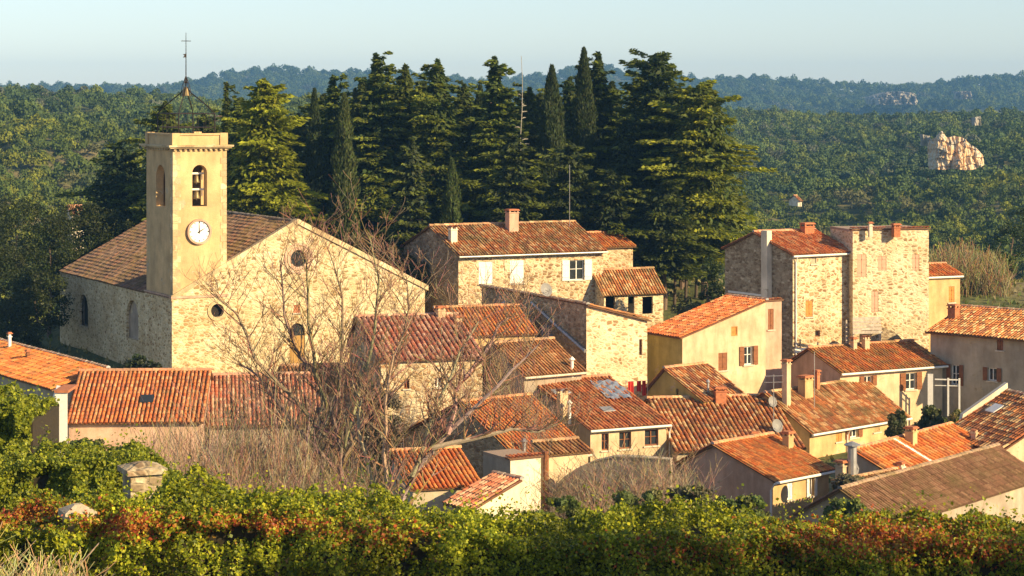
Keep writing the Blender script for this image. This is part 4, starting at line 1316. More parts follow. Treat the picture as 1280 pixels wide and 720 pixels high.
def conifer_cards(H, R, z0=.10, p=.85, base=(.055, .078, .012), tipcol=(.13, .15, .015), dens=1.0, droop=.12, gap=.5, spiky=1.0):
    Ps, Ds, Ns, Ls, Ws, Cs = [], [], [], [], [], []
    z = H * z0; seed_ = random.uniform(0, 6); lean_, lean2_ = random.uniform(-1, 1), random.uniform(-1, 1)
    while z < H * .985:
        t = (z / H - z0) / (1 - z0)
        prof = (1 - t) ** p * min(1, .55 + t * 3.0) * (1 + .22 * math.sin(t * 17 + seed_) + random.uniform(-.12, .12)) + (.10 if t > .72 else 0)
        nb = 8 if t < .72 else 4
        lx, ly = lean_ * t * t * H * .05, lean2_ * t * t * H * .05
        off = random.uniform(0, 6.28)
        for k in range(nb):
            a = off + 6.283 * k / nb + random.uniform(-.35, .35)
            L = R * prof * random.uniform(.5, 1.1) * (1 + .28 * math.sin(a * 2 + seed_ + z * .35) + .15 * math.sin(a * 3 - z * 1.1)) + .25
            zz = z + random.uniform(-.6, .6)
            n = int(max(8, L * 34 * dens))
            s = rng.uniform(.12, 1.0, n) ** .75
            wd_ = (.20 + .30 * L) * np.sin(np.clip(s, 0, 1) * 2.6) * .75
            lat = rng.uniform(-1, 1, n) * wd_
            d = np.array([math.cos(a), math.sin(a), 0]); q = np.array([-math.sin(a), math.cos(a), 0])
            up = (.35 if t > .72 else .12 if t > .45 else 0) * L
            if random.random() < .07: continue
            zoff = up * s - droop * L * s ** 2 + rng.normal(0, .07, n) - .10 * np.abs(lat)
            P = d * (s * L)[:, None] + q * lat[:, None] + np.array([0, 0, 1]) * (zz + zoff)[:, None] + np.array([lx, ly, 0])
            D = d + q * (lat / (wd_ + .1) * 1.1)[:, None] + rng.normal(0, .25, (n, 3)); D[:, 2] -= .15
            Nn = np.array([0, 0, 1.0]) + rng.normal(0, .55, (n, 3))
            Ps.append(P); Ds.append(D); Ns.append(Nn)
            Ls.append(rng.uniform(.32, .72, n)); Ws.append(rng.uniform(.16, .32, n))
            bt = random.uniform(.9, 1.5)
            m = ((s > .62) * rng.uniform(0, 1, n))[:, None]
            c = np.array(base)[None] * (1 - m) + np.array(tipcol)[None] * m
            Cs.append(np.clip(c * bt * (1 + rng.uniform(-.25, .25, (n, 1))), .004, 1))
        z += random.uniform(.7, 1.2) * gap * (.85 + .5 * t)
    # short inner twigs that close the crown round the trunk
    n = int(H * R * 42 * dens)
    t = rng.uniform(0, 1, n); a = rng.uniform(0, 6.283, n); r = R * (1 - t) ** p * np.minimum(1, .55 + t * 3) * rng.uniform(.05, .72, n) ** .8
    Ps.append(np.stack([r * np.cos(a), r * np.sin(a), H * (z0 + (1 - z0) * t)], 1))
    Ds.append(np.stack([np.cos(a), np.sin(a), -.5 + 0 * a], 1) + rng.normal(0, .4, (n, 3))); Ns.append(np.stack([np.cos(a), np.sin(a), .6 + 0 * a], 1) + rng.normal(0, .5, (n, 3)))
    Ls.append(rng.uniform(.35, .8, n)); Ws.append(rng.uniform(.2, .4, n)); Cs.append(jitcol(base, n, .3, .08))
    P, D, N_, L, Wd, C = map(np.concatenate, (Ps, Ds, Ns, Ls, Ws, Cs))
    # needles up the leader
    return diamonds(P, D, N_, L, Wd), C

def cypress_cards(H, R, n=5200, base=(.045, .068, .02)):
    t = rng.uniform(0, 1, n) ** .9
    a = rng.uniform(0, 2 * np.pi, n)
    prof = np.minimum(1, t * 6 + .25) * (1 - t ** 2.6) ** .8
    lump = 1 + .16 * np.sin(a * 3 + t * 19) + .12 * np.sin(a * 2 - t * 41 + 1)
    r = R * prof * lump * rng.uniform(.55, 1.05, n) + .04
    P = np.stack([r * np.cos(a), r * np.sin(a), H * (.04 + .96 * t)], 1)
    D = np.stack([.35 * np.cos(a), .35 * np.sin(a), np.ones(n)], 1) + rng.normal(0, .25, (n, 3))
    N_ = np.stack([np.cos(a), np.sin(a), .25 * np.ones(n)], 1) + rng.normal(0, .5, (n, 3))
    return diamonds(P, D, N_, rng.uniform(.3, .65, n), rng.uniform(.1, .22, n)), jitcol(base, n, .35, .1)

def clump_cards(rx, ry, rz, nclump, per, base, leaf=(.14, .28), cr=.28, shell=.55, flat=.0, v=.3, cvar=.25):
    c = rdir(nclump) * (rng.uniform(shell, 1, (nclump, 1)))
    c[:, 2] = np.where(c[:, 2] < -.55, -c[:, 2], c[:, 2])
    c = c * np.array([rx, ry, rz])
    crad = cr * (rx + rz) / 2 * rng.uniform(.6, 1.2, nclump)
    cc = np.array(base)[None] * (1 + rng.uniform(-cvar, cvar, (nclump, 1))) * (1 + rng.uniform(-.1, .1, (nclump, 3)))
    i = np.repeat(np.arange(nclump), per); n = len(i)
    d = rdir(n)
    P = c[i] + d * (crad[i] * rng.uniform(.6, 1.0, n))[:, None] * np.array([1, 1, .75])
    N_ = d + rng.normal(0, .45, (n, 3)); D = rdir(n)
    L = rng.uniform(leaf[0], leaf[1], n)
    C = np.clip(cc[i] * (1 + rng.uniform(-v, v, (n, 1))), .004, 1)
    return diamonds(P, D, N_, L, L * .62), C

def plant_at(px, Y, dz=0.0):
    x = (px - 640) / F * Y
    return Vector((x, Y, tz(x, Y) + dz))

def set_tree(name, px, ytop, Y, half, kind, label, cat, group, base=None, lean=0.0, **kw):
    p = plant_at(px, Y)
    H = -(ytop - YH) / F * Y - p.z
    R = half / F * Y
    root = empty(name, p, random.uniform(0, 6.28) if not lean else 0)
    tag(root, label, cat, group)
    if kind == 'fir':
        V, C = conifer_cards(H, R, base=base or (.055, .085, .022), **kw)
        trunk_mesh(H, .26, 'trunk', root, limbs=14)
        tri_quads('crown', V, C, M['leaf_conifer'], root)
    elif kind == 'cypress':
        V, C = cypress_cards(H, R, base=base or (.042, .06, .02), n=int(420 * H * max(.7, R)))
        trunk_mesh(H * .9, .18, 'trunk', root)
        tri_quads('crown', V, C, M['leaf_conifer'], root)
    elif kind == 'round':
        Hc = H * .62
        V, C = clump_cards(R, R, Hc * .62, kw.get('nc', 60), kw.get('per', 110), base or (.05, .075, .02), cr=.26)
        V[:, :, 2] += H - Hc * .66
        trunk_mesh(H * .7, .2, 'trunk', root, limbs=6)
        tri_quads('crown', V, C, M['leaf'], root)
    elif kind == 'pole':
        trunk_mesh(H, .07, 'trunk', root, col=(.30, .27, .22), limbs=26, lk=.07)
    return root

def knoll_trees():
    G = 'conifers on the knoll behind the village'
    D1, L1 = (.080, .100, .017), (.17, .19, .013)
    T = [
        # px, ytop, Y, half, kind, colour, label
        (207, 128, 206, 42, 'fir', D1, 'spreading dark cedar behind the bell tower, branches left of its cage', {'p': .6}),
        (150, 185, 214, 62, 'fir', (.035, .055, .018), 'broad very dark cedar left of the bell tower', {'p': .55}),
        (283, 104, 214, 18, 'fir', D1, 'thin dark fir just right of the bell tower cage', {}),
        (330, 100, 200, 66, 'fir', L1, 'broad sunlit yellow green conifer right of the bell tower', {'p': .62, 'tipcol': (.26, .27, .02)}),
        (305, 130, 208, 45, 'fir', D1, 'dark conifer hugging the left side of the broad sunlit one', {'p': .6}),
        (393, 112, 207, 11, 'cypress', None, 'slim dark cypress left of the tall sunlit cypress column', {}),
        (430, 118, 198, 16, 'cypress', (.075, .095, .028), 'lit cypress column standing behind the church gable', {}),
        (444, 112, 206, 9, 'cypress', None, 'narrow black cypress close behind the lit cypress column', {}),
        (416, 96, 212, 40, 'fir', (.06, .09, .022), 'conifer with a thin top above the pair of cypress columns', {'tipcol': (.17, .19, .02)}),
        (470, 68, 206, 52, 'fir', (.06, .09, .024), 'tall fir with a long bare leader left of the twin firs', {'tipcol': (.19, .20, .02), 'p': .9}),
        (507, 82, 210, 48, 'fir', D1, 'fir standing between the two tallest firs of the left row', {'p': .8}),
        (547, 76, 204, 52, 'fir', (.07, .10, .024), 'tall fir with ragged wide top, sunlit on its right flank', {'p': .75, 'tipcol': (.21, .22, .02)}),
        (515, 176, 190, 34, 'fir', (.06, .078, .03), 'short dull green fir in front of the tall fir row', {'p': .75}),
        (565, 200, 189, 13, 'cypress', (.07, .095, .025), 'short pointed cypress just left of the shuttered stone house', {}),
        (600, 108, 207, 16, 'cypress', None, 'dark cypress between the ragged fir and the next fir', {}),
        (618, 72, 203, 48, 'fir', (.06, .09, .024), 'tall fir with a spindly top left of the bare white trunk', {'p': .85, 'tipcol': (.17, .19, .02)}),
        (652, 70, 196, 10, 'pole', None, 'bare dead conifer with a pale thin trunk', {}),
        (640, 168, 192, 42, 'fir', (.055, .072, .026), 'low dull fir behind the tall brick chimney', {'p': .7}),
        (662, 110, 210, 40, 'fir', D1, 'dark fir behind the bare pale trunk', {'p': .8}),
        (690, 83, 200, 19, 'cypress', (.048, .066, .022), 'tall pointed cypress standing clear right of the bare trunk', {}),
        (730, 61, 202, 17, 'cypress', (.045, .062, .02), 'tallest cypress of the knoll with a blunt top', {}),
        (748, 66, 206, 46, 'fir', (.045, .068, .022), 'dark fir whose top leans against the tallest cypress', {'p': .85}),
        (715, 180, 194, 40, 'fir', (.045, .062, .022), 'low dark fir above the right end of the shuttered house roof', {'p': .6}),
        (785, 150, 200, 50, 'fir', (.042, .060, .02), 'dark fir filling the gap below the ragged topped cedar', {'p': .55}),
        (822, 68, 204, 50, 'fir', (.045, .068, .022), 'tall cedar with a wide ragged flat top', {'p': .45, 'droop': .02}),
        (800, 96, 208, 40, 'fir', D1, 'slim fir crowding the left of the flat topped cedar', {'p': .7}),
        (852, 112, 201, 46, 'fir', (.042, .062, .02), 'dark cedar between the flat topped cedar and the sunlit one', {'p': .55}),
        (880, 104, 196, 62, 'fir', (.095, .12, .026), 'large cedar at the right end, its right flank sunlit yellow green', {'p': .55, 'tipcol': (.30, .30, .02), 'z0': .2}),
        (765, 215, 192, 36, 'fir', (.042, .058, .02), 'low dark conifer above the small red roofed wing', {'p': .6}),
        (830, 230, 192, 44, 'fir', (.045, .062, .022), 'low spreading fir above the open porch, trunk showing below', {'p': .5, 'z0': .3}),
    ]
    for k, (px, yt, hf) in enumerate(((372, 165, 40), (405, 140, 36), (455, 120, 40), (490, 130, 38), (530, 125, 40), (580, 128, 40), (632, 135, 38), (675, 140, 36), (712, 120, 34), (765, 125, 40), (800, 130, 42), (845, 135, 40), (255, 165, 36), (235, 205, 40))):
        T.append((px, yt - 22, 216 + (k * 5) % 9, hf * 1.4, 'fir', (.062, .080, .016), ['dark', 'blackish', 'shaded'][k % 3] + ' conifer in the back row, ' + ['behind the end of the church roof', 'behind the lit cypress column', 'left of the bare leader fir', 'between the bare leader fir and the twin', 'behind the ragged topped fir', 'left of the spindly fir', 'behind the bare pale trunk', 'left of the clear standing cypress', 'left of the tallest cypress', 'right of the tallest cypress', 'behind the flat topped cedar', 'behind the sunlit cedar', 'just right of the bell tower', 'low beside the bell tower'][k], {'p': .7, 'dens': .75}))
    for px, yt, Y, half, kind, col, label, kw in T:
        nm = {'fir': 'conifer', 'cypress': 'cypress', 'pole': 'dead_conifer'}[kind]
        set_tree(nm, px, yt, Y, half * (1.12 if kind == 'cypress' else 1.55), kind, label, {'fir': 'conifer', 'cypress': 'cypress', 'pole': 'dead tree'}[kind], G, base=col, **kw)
    # bare trunks seen under the crowns, right of the porch
    for k, (px, yb) in enumerate(((843, 'left'), (857, 'middle'), (870, 'right'))):
        p = plant_at(px, 193 + k * 2)
        mb = MB(); mb.tube([(0, 0, -.3), (.05, 0, 2.2), (.15, 0, 4.2)], [.15, .12, .08], 8, (.08, .06, .045))
        o = mb.build('tree_trunk', M['bark']); o.location = p
        tag(o, yb + ' one of the three bare dark trunks right of the open porch', 'tree trunk', 'bare trunks right of the porch')
    # evergreens left of and behind the church; dark leaf colour carries their shade
    G = 'dark evergreens left of the church'
    for i, (px, yt, Y, half, lab) in enumerate(((20, 238, 205, 48, 'rounded dark evergreen at the left edge of the picture'),
            (62, 262, 198, 42, 'dark evergreen between the left edge and the church roof'), (100, 250, 204, 44, 'dark evergreen rising behind the back corner of the church roof'),
            (-10, 300, 190, 50, 'dark evergreen half cut by the left edge, above the orange roof'), (45, 330, 186, 42, 'low dark evergreen beside the back corner of the church'),
            (15, 372, 182, 40, 'lowest dark evergreen just above the orange roof at left'), (78, 318, 200, 34, 'dark evergreen touching the back eave of the church'),
            (140, 262, 205, 40, 'dark evergreen above the middle of the church roof slope'))):
        set_tree('evergreen_tree', px, yt, Y, half * 1.1, 'round', lab, 'tree', G, base=(.034, .045, .011), nc=70, per=120)
    # scrub, oaks and shrubs at the edge of the knoll
    G = 'shrubs behind the village roofs'
    for px, yt, Y, half, col, lab in ((455, 285, 186, 26, (.10, .085, .04), 'brownish leafless looking shrub over the right slope of the church gable'),
            (490, 302, 184, 26, (.13, .09, .045), 'rusty brown shrub near the right end of the church gable'),
            (515, 318, 183, 20, (.09, .09, .035), 'low brown green shrub at the right corner of the church'),
            (885, 318, 178, 20, (.035, .055, .016), 'dark upright shrub beside the shaded wall of the narrow stone house'),
            (862, 372, 172, 28, (.10, .10, .04), 'pale scrubby bush below the dark upright shrub'),
            (930, 268, 260, 40, (.13, .14, .05), 'light green bush above the ridge of the narrow stone house'),
            (1265, 272, 215, 34, (.035, .055, .018), 'dark round tree at the right edge behind the reeds'),
            (1290, 250, 225, 34, (.04, .06, .02), 'dark tree cut by the right edge of the picture'),
            (1258, 318, 206, 18, (.11, .13, .03), 'bright green shrub in front of the dark tree at the right edge')):
        set_tree('shrub', px, yt, Y, half, 'round', lab, 'shrub', G, base=col, nc=34, per=90)
knoll_trees()

def hill_forest():
    """woods on the hills: nobody could count them, one object per hill"""
    # templates of unit crowns
    tmpl = []
    for k in range(8):
        nc = 11
        c = rdir(nc) * rng.uniform(.35, .8, (nc, 1)); c[:, 2] = np.abs(c[:, 2]) * .9 - .1
        i = np.repeat(np.arange(nc), 20); n = len(i)
        d = rdir(n); d[:, 2] = np.abs(d[:, 2]) * .9 - .15
        P = c[i] + d * .42
        N_ = d + rng.normal(0, .35, (n, 3)); L = rng.uniform(.16, .32, n)
        V1 = diamonds(P, rdir(n), N_, L, L * .75)
        tmpl.append((V1, n))
    PALF = np.array([(.125, .15, .018), (.165, .18, .02), (.095, .125, .02), (.07, .10, .02), (.12, .12, .045), (.085, .11, .028), (.048, .072, .018)])
    def wood(name, label, xs, ys, sp, size, wts, seed, cliff=True, wk=1.0, haze_tint=(1, 1, 1)):
        r = np.random.default_rng(seed)
        X, Y, S, Ci = [], [], [], []
        y = ys[0]
        while y < ys[1]:
            w0 = (xs[0] - 640) / F * y; w1 = (xs[1] - 640) / F * y
            n = int((w1 - w0) / sp)
            xx = np.linspace(w0, w1, max(n, 1)) + r.uniform(-.6, .6, max(n, 1)) * sp
            X.append(xx); Y.append(np.full(len(xx), y) + r.uniform(-.6, .6, len(xx)) * sp)
            y += sp * (1 + (y - ys[0]) / (ys[1] - ys[0]) * .15)
        X = np.concatenate(X); Y = np.concatenate(Y)
        px = 640 + F * X / Y
        keep = np.ones(len(X), bool)
        if cliff:
            keep &= ~((px > 1156) & (px < 1236) & (Y > 592) & (Y < 611))
            keep &= ~((px > 960) & (px < 1010) & (Y > 440) & (Y < 470))
        X, Y = X[keep], Y[keep]
        Z = terrain_z(X, Y); n = len(X)
        S = size * r.uniform(.6, 1.35, n)
        f = np.array([.5 + .75 * noise.noise(Vector((a / 34, b / 60, seed))) + .35 * noise.noise(Vector((a / 11, b / 20, seed))) for a, b in zip(X, Y)])
        pick = r.uniform(0, 1, n) * .45 + f * .62
        idx = np.searchsorted(np.cumsum(wts) / np.sum(wts), np.clip(pick / 1.1, 0, .999))
        idx = np.clip(idx, 0, len(PALF) - 1)
        Cc = PALF[idx] * r.uniform(.78, 1.22, (n, 1)) * wk * np.array(haze_tint)  # bluish factor puts distance haze into the far leaf colours
        Vs, Cs = [], []
        for k in range(8):
            m = np.arange(n) % 8 == k
            V1, q = tmpl[k]
            a = r.uniform(0, 6.28, m.sum()); ca, sa = np.cos(a), np.sin(a)
            x = V1[None, :, :, 0] * ca[:, None, None] - V1[None, :, :, 1] * sa[:, None, None]
            yv = V1[None, :, :, 0] * sa[:, None, None] + V1[None, :, :, 1] * ca[:, None, None]
            z = np.broadcast_to(V1[None, :, :, 2], x.shape)
            s_ = S[m][:, None, None]; hs = s_ * r.uniform(.8, 1.35, m.sum())[:, None, None]
            V = np.stack([x * s_ + X[m][:, None, None], yv * s_ + Y[m][:, None, None], z * hs + Z[m][:, None, None] + hs * .75], -1)
            Vs.append(V.reshape(-1, 4, 3))
            Cs.append((Cc[m][:, None, :] * r.uniform(.82, 1.18, (m.sum(), q, 1))).reshape(-1, 3))
        V = np.concatenate(Vs); C = np.clip(np.concatenate(Cs), .004, 1)
        o = tri_quads(name, V, C, M['leaf_far'])
        tag(o, label, 'woodland', kind='stuff')
        print('WOOD', name, n, len(V))
    wood('hillside_woods', 'mixed oak and pine woods covering the near hills behind the village', (-110, 1390), (300, 560), 3.7, 2.1, [3, 3, 2, 3, 1.2, .8, 2], 3)
    wood('hillside_woods', 'mixed woods on the upper slope of the middle hills', (-110, 1390), (560, 1010), 4.8, 2.6, [3, 2, 3, 1.5, 1, .5, 3], 4, haze_tint=(.80, .90, 1.5))
    wood('ridge_woods', 'distant pine woods on the far ridge, tinted blue for haze', (-60, 1340), (2280, 3100), 14, 6.5, [3, 1, 3, .5, .3, .2, 3], 5, cliff=False, wk=.75, haze_tint=(.75, .9, 1.6))
hill_forest()

def cliffs():
    def cliff(name, x0, x1, prof_top, ybot, Y, mat, label, depth=6, res=60, amp=1.3):
        mb_v, mb_f = [], []
        nx, nz = res, max(12, res // 2)
        for j in range(nz + 1):
            for i in range(nx + 1):
                t = i / nx; px = x0 + (x1 - x0) * t
                top = np.interp(px, prof_top[0], prof_top[1])
                py = ybot + (top - ybot) * j / nz
                p = W(px, py, Y)
                s = .12
                d = amp * (noise.fractal(Vector((p.x * s * 3.5, p.z * s * 1.1, Y)), .8, 2.0, 6) * 1.8 + 1.2 * abs(noise.noise(Vector((p.x * .5, p.z * .12, 3)))) + .5 * (round(p.z * .45 + .8 * noise.noise(p * .2)) - p.z * .45))
                edge = min(t, 1 - t) * 6; back = depth * max(0, 1 - edge) ** 2 + (j / nz) ** 3 * depth * .5
                mb_v.append((p.x, p.y - d + back, p.z + .3 * noise.noise(p * .3)))
        for j in range(nz):
            for i in range(nx):
                a = j * (nx + 1) + i
                mb_f.append((a, a + 1, a + nx + 2, a + nx + 1))
        # top and back to close the rock
        top = [j_ for j_ in range(nz * (nx + 1), (nz + 1) * (nx + 1))]
        n0 = len(mb_v)
        for q in top: v = mb_v[q]; mb_v.append((v[0], v[1] + depth, v[2] - .5))
        for i in range(nx): mb_f.append((top[i], top[i + 1], n0 + i + 1, n0 + i))
        me = bpy.data.meshes.new(name); me.from_pydata(mb_v, [], mb_f); me.materials.append(mat)
        o = link_mesh(name, me); tag(o, label, 'cliff', kind='structure')
    cliff('cliff', 1163, 1233, ([1163, 1172, 1178, 1186, 1194, 1204, 1214, 1224, 1233], [176, 172, 164, 172, 170, 172, 180, 186, 196]), 212, 600, M['cliff'], 'ochre and grey limestone cliff in the wooded hillside', amp=1.1, res=110, depth=3.5)
    cliff('rock_outcrop', 1153, 1165, ([1153, 1165], [168, 170]), 183, 605, M['pale_rock'], 'small pale rock outcrop left of the ochre cliff', depth=3, res=16, amp=.6)
    cliff('rock_outcrop', 1216, 1228, ([1216, 1228], [147, 145]), 157, 720, M['pale_rock'], 'small pale rock outcrop above the ochre cliff', depth=3, res=16, amp=.6)
    cliff('ridge_cliff', 1088, 1152, ([1088, 1110, 1130, 1152], [122, 115, 114, 117]), 131, 2270, M['pale_rock'], 'pale rock band below the far ridge', depth=30, res=50, amp=6)
    cliff('ridge_cliff', 1196, 1217, ([1196, 1217], [114, 114]), 124, 2270, M['pale_rock'], 'small pale rock band on the far ridge at right', depth=20, res=24, amp=5)
cliffs()

def far_houses():
    for px, py, Y, w, lab in ((97, 268, 300, 15, 'small white house among dark trees left of the church'), (346, 193, 330, 12, 'white gable showing between conifers'),
                              (1001, 251, 470, 2.6, 'tiny white house in the scrub above the narrow stone house')):
        h = House('far_house', px - w / 2, py, Y, 20, px + w / 2, None, 'gable_u', Lv=5, rise=.4, mat='white', pal='mottled', label=lab, cat='house', base=-(py - YH) / F * Y - (5 if Y < 400 else 1.2))
        t0, z = h.fz(px - 2, py + 4); h.holes['f'].append(rect(t0 - .3, t0 + .3, z - .5, z + .3))
        h.finish()
far_houses()

# ================================================================== BARE TREES AND THICKETS
def twig(mb, p, d, L, r, lvl, col, up=.25, br=4, spread=.6, minr=.008, sides=3):
    pts = [p.copy()]; n = 4 if lvl > 0 else 3
    dd = d.copy(); q = p.copy()
    kids = []
    for i in range(n):
        dd = (dd + Vector((random.gauss(0, .13), random.gauss(0, .13), random.gauss(up * .35, .1)))).normalized()
        q = q + dd * (L / n); pts.append(q.copy())
        kids.append((q.copy(), dd.copy(), (i + 1) / n))
    rad = [max(minr, r * (1 - .75 * i / n)) for i in range(n + 1)]
    c = tuple(x * random.uniform(.7, 1.25) for x in col)
    mb.tube(pts, rad, sides if r < .03 else 5, c, cap=False)
    if lvl <= 0: return
    for k in range(br):
        q, dk, t = kids[min(n - 1, int(random.uniform(.25, 1) * n))]
        az = random.uniform(0, 6.28)
        side = Vector((math.cos(az), math.sin(az), random.uniform(-.1, .5)))
        nd_ = (dk * (1 - spread) + side * spread).normalized()
        twig(mb, q, nd_, L * random.uniform(.4, .68), max(minr, r * .5), lvl - 1, col, up, br, spread, minr, sides)

def limb_tree(name, base_px, Y, limbs, label, col=(.23, .13, .09), seed=1, r0=.13):
    random.seed(seed)
    b = plant_at(base_px, Y)
    root = empty(name, b)
    tag(root, label, 'bare tree', 'bare trees in front of the church')
    tr = MB(); tw = MB()
    for li, path in enumerate(limbs):
        off = random.uniform(-1.2, 1.2)
        pts = [W(px, py, Y + off * (k / (len(path) - 1)) * 1.6) - b for k, (px, py) in enumerate(path)]
        if li in (0,) or path[0][1] > 615: pts[0].z = min(pts[0].z, -.3)
        # smooth wiggle
        fine = []
        for k in range(len(pts) - 1):
            for t in (0, .5): fine.append(pts[k].lerp(pts[k + 1], t) + Vector((random.gauss(0, .05), random.gauss(0, .08), 0)) * (1 if t else .3))
        fine.append(pts[-1])
        n = len(fine)
        rr = r0 * path_r.get(len(path), 1.0)
        rad = [rr * (1 - .86 * i / (n - 1)) + .012 for i in range(n)]
        tr.tube(fine, rad, 6, tuple(x * random.uniform(.85, 1.2) for x in col))
        for i in range(2, n):
            d = (fine[i] - fine[i - 1]).normalized()
            for k in range(5 if i < n - 1 else 6):
                az = random.uniform(0, 6.28)
                side = Vector((math.cos(az) * 1.2, math.sin(az) * .7, random.uniform(.0, .7)))
                twig(tw, fine[i].lerp(fine[i - 1], random.random()), (d * .5 + side * .6).normalized(), random.uniform(.9, 2.1), rad[i] * .42 + .006, 2, (.27, .165, .11), .3, 3, .5, .008)
    tr.build('trunk', M['bark'], root); tw.build('twigs', M['bark'], root)
path_r = {5: .7, 6: .9, 7: 1.0}
limb_tree('bare_tree', 430, 100, [
    [(434, 700), (430, 620), (426, 560), (412, 505), (374, 445), (355, 395), (350, 325)],
    [(426, 570), (424, 500), (428, 430), (428, 370), (412, 315)],
    [(430, 560), (452, 480), (468, 412), (474, 350), (462, 296)],
    [(414, 520), (396, 470), (386, 405), (384, 340), (378, 312)],
    [(418, 560), (370, 500), (318, 448), (296, 392), (270, 372)],
    [(430, 575), (465, 510), (498, 440), (512, 385), (508, 345)],
    [(424, 590), (380, 545), (345, 500), (322, 470), (300, 455)]],
    'tall bare tree with reddish twigs, its fan of limbs spread before the church gable', (.27, .20, .14), seed=11, r0=.15)
limb_tree('bare_tree', 502, 94, [
    [(500, 720), (498, 650), (518, 590), (556, 545), (598, 505), (640, 462), (672, 432)],
    [(498, 640), (480, 570), (482, 505), (492, 445), (515, 395)],
    [(515, 595), (532, 550), (548, 500), (575, 440), (598, 402)],
    [(540, 560), (592, 548), (640, 536), (672, 540), (700, 528)],
    [(500, 625), (462, 590), (448, 540), (452, 500), (440, 470)],
    [(560, 543), (570, 490), (600, 450), (622, 410), (640, 395)]],
    'bare tree leaning right, its pale crooked limbs reaching over the striped roofs', (.34, .26, .18), seed=5, r0=.16)

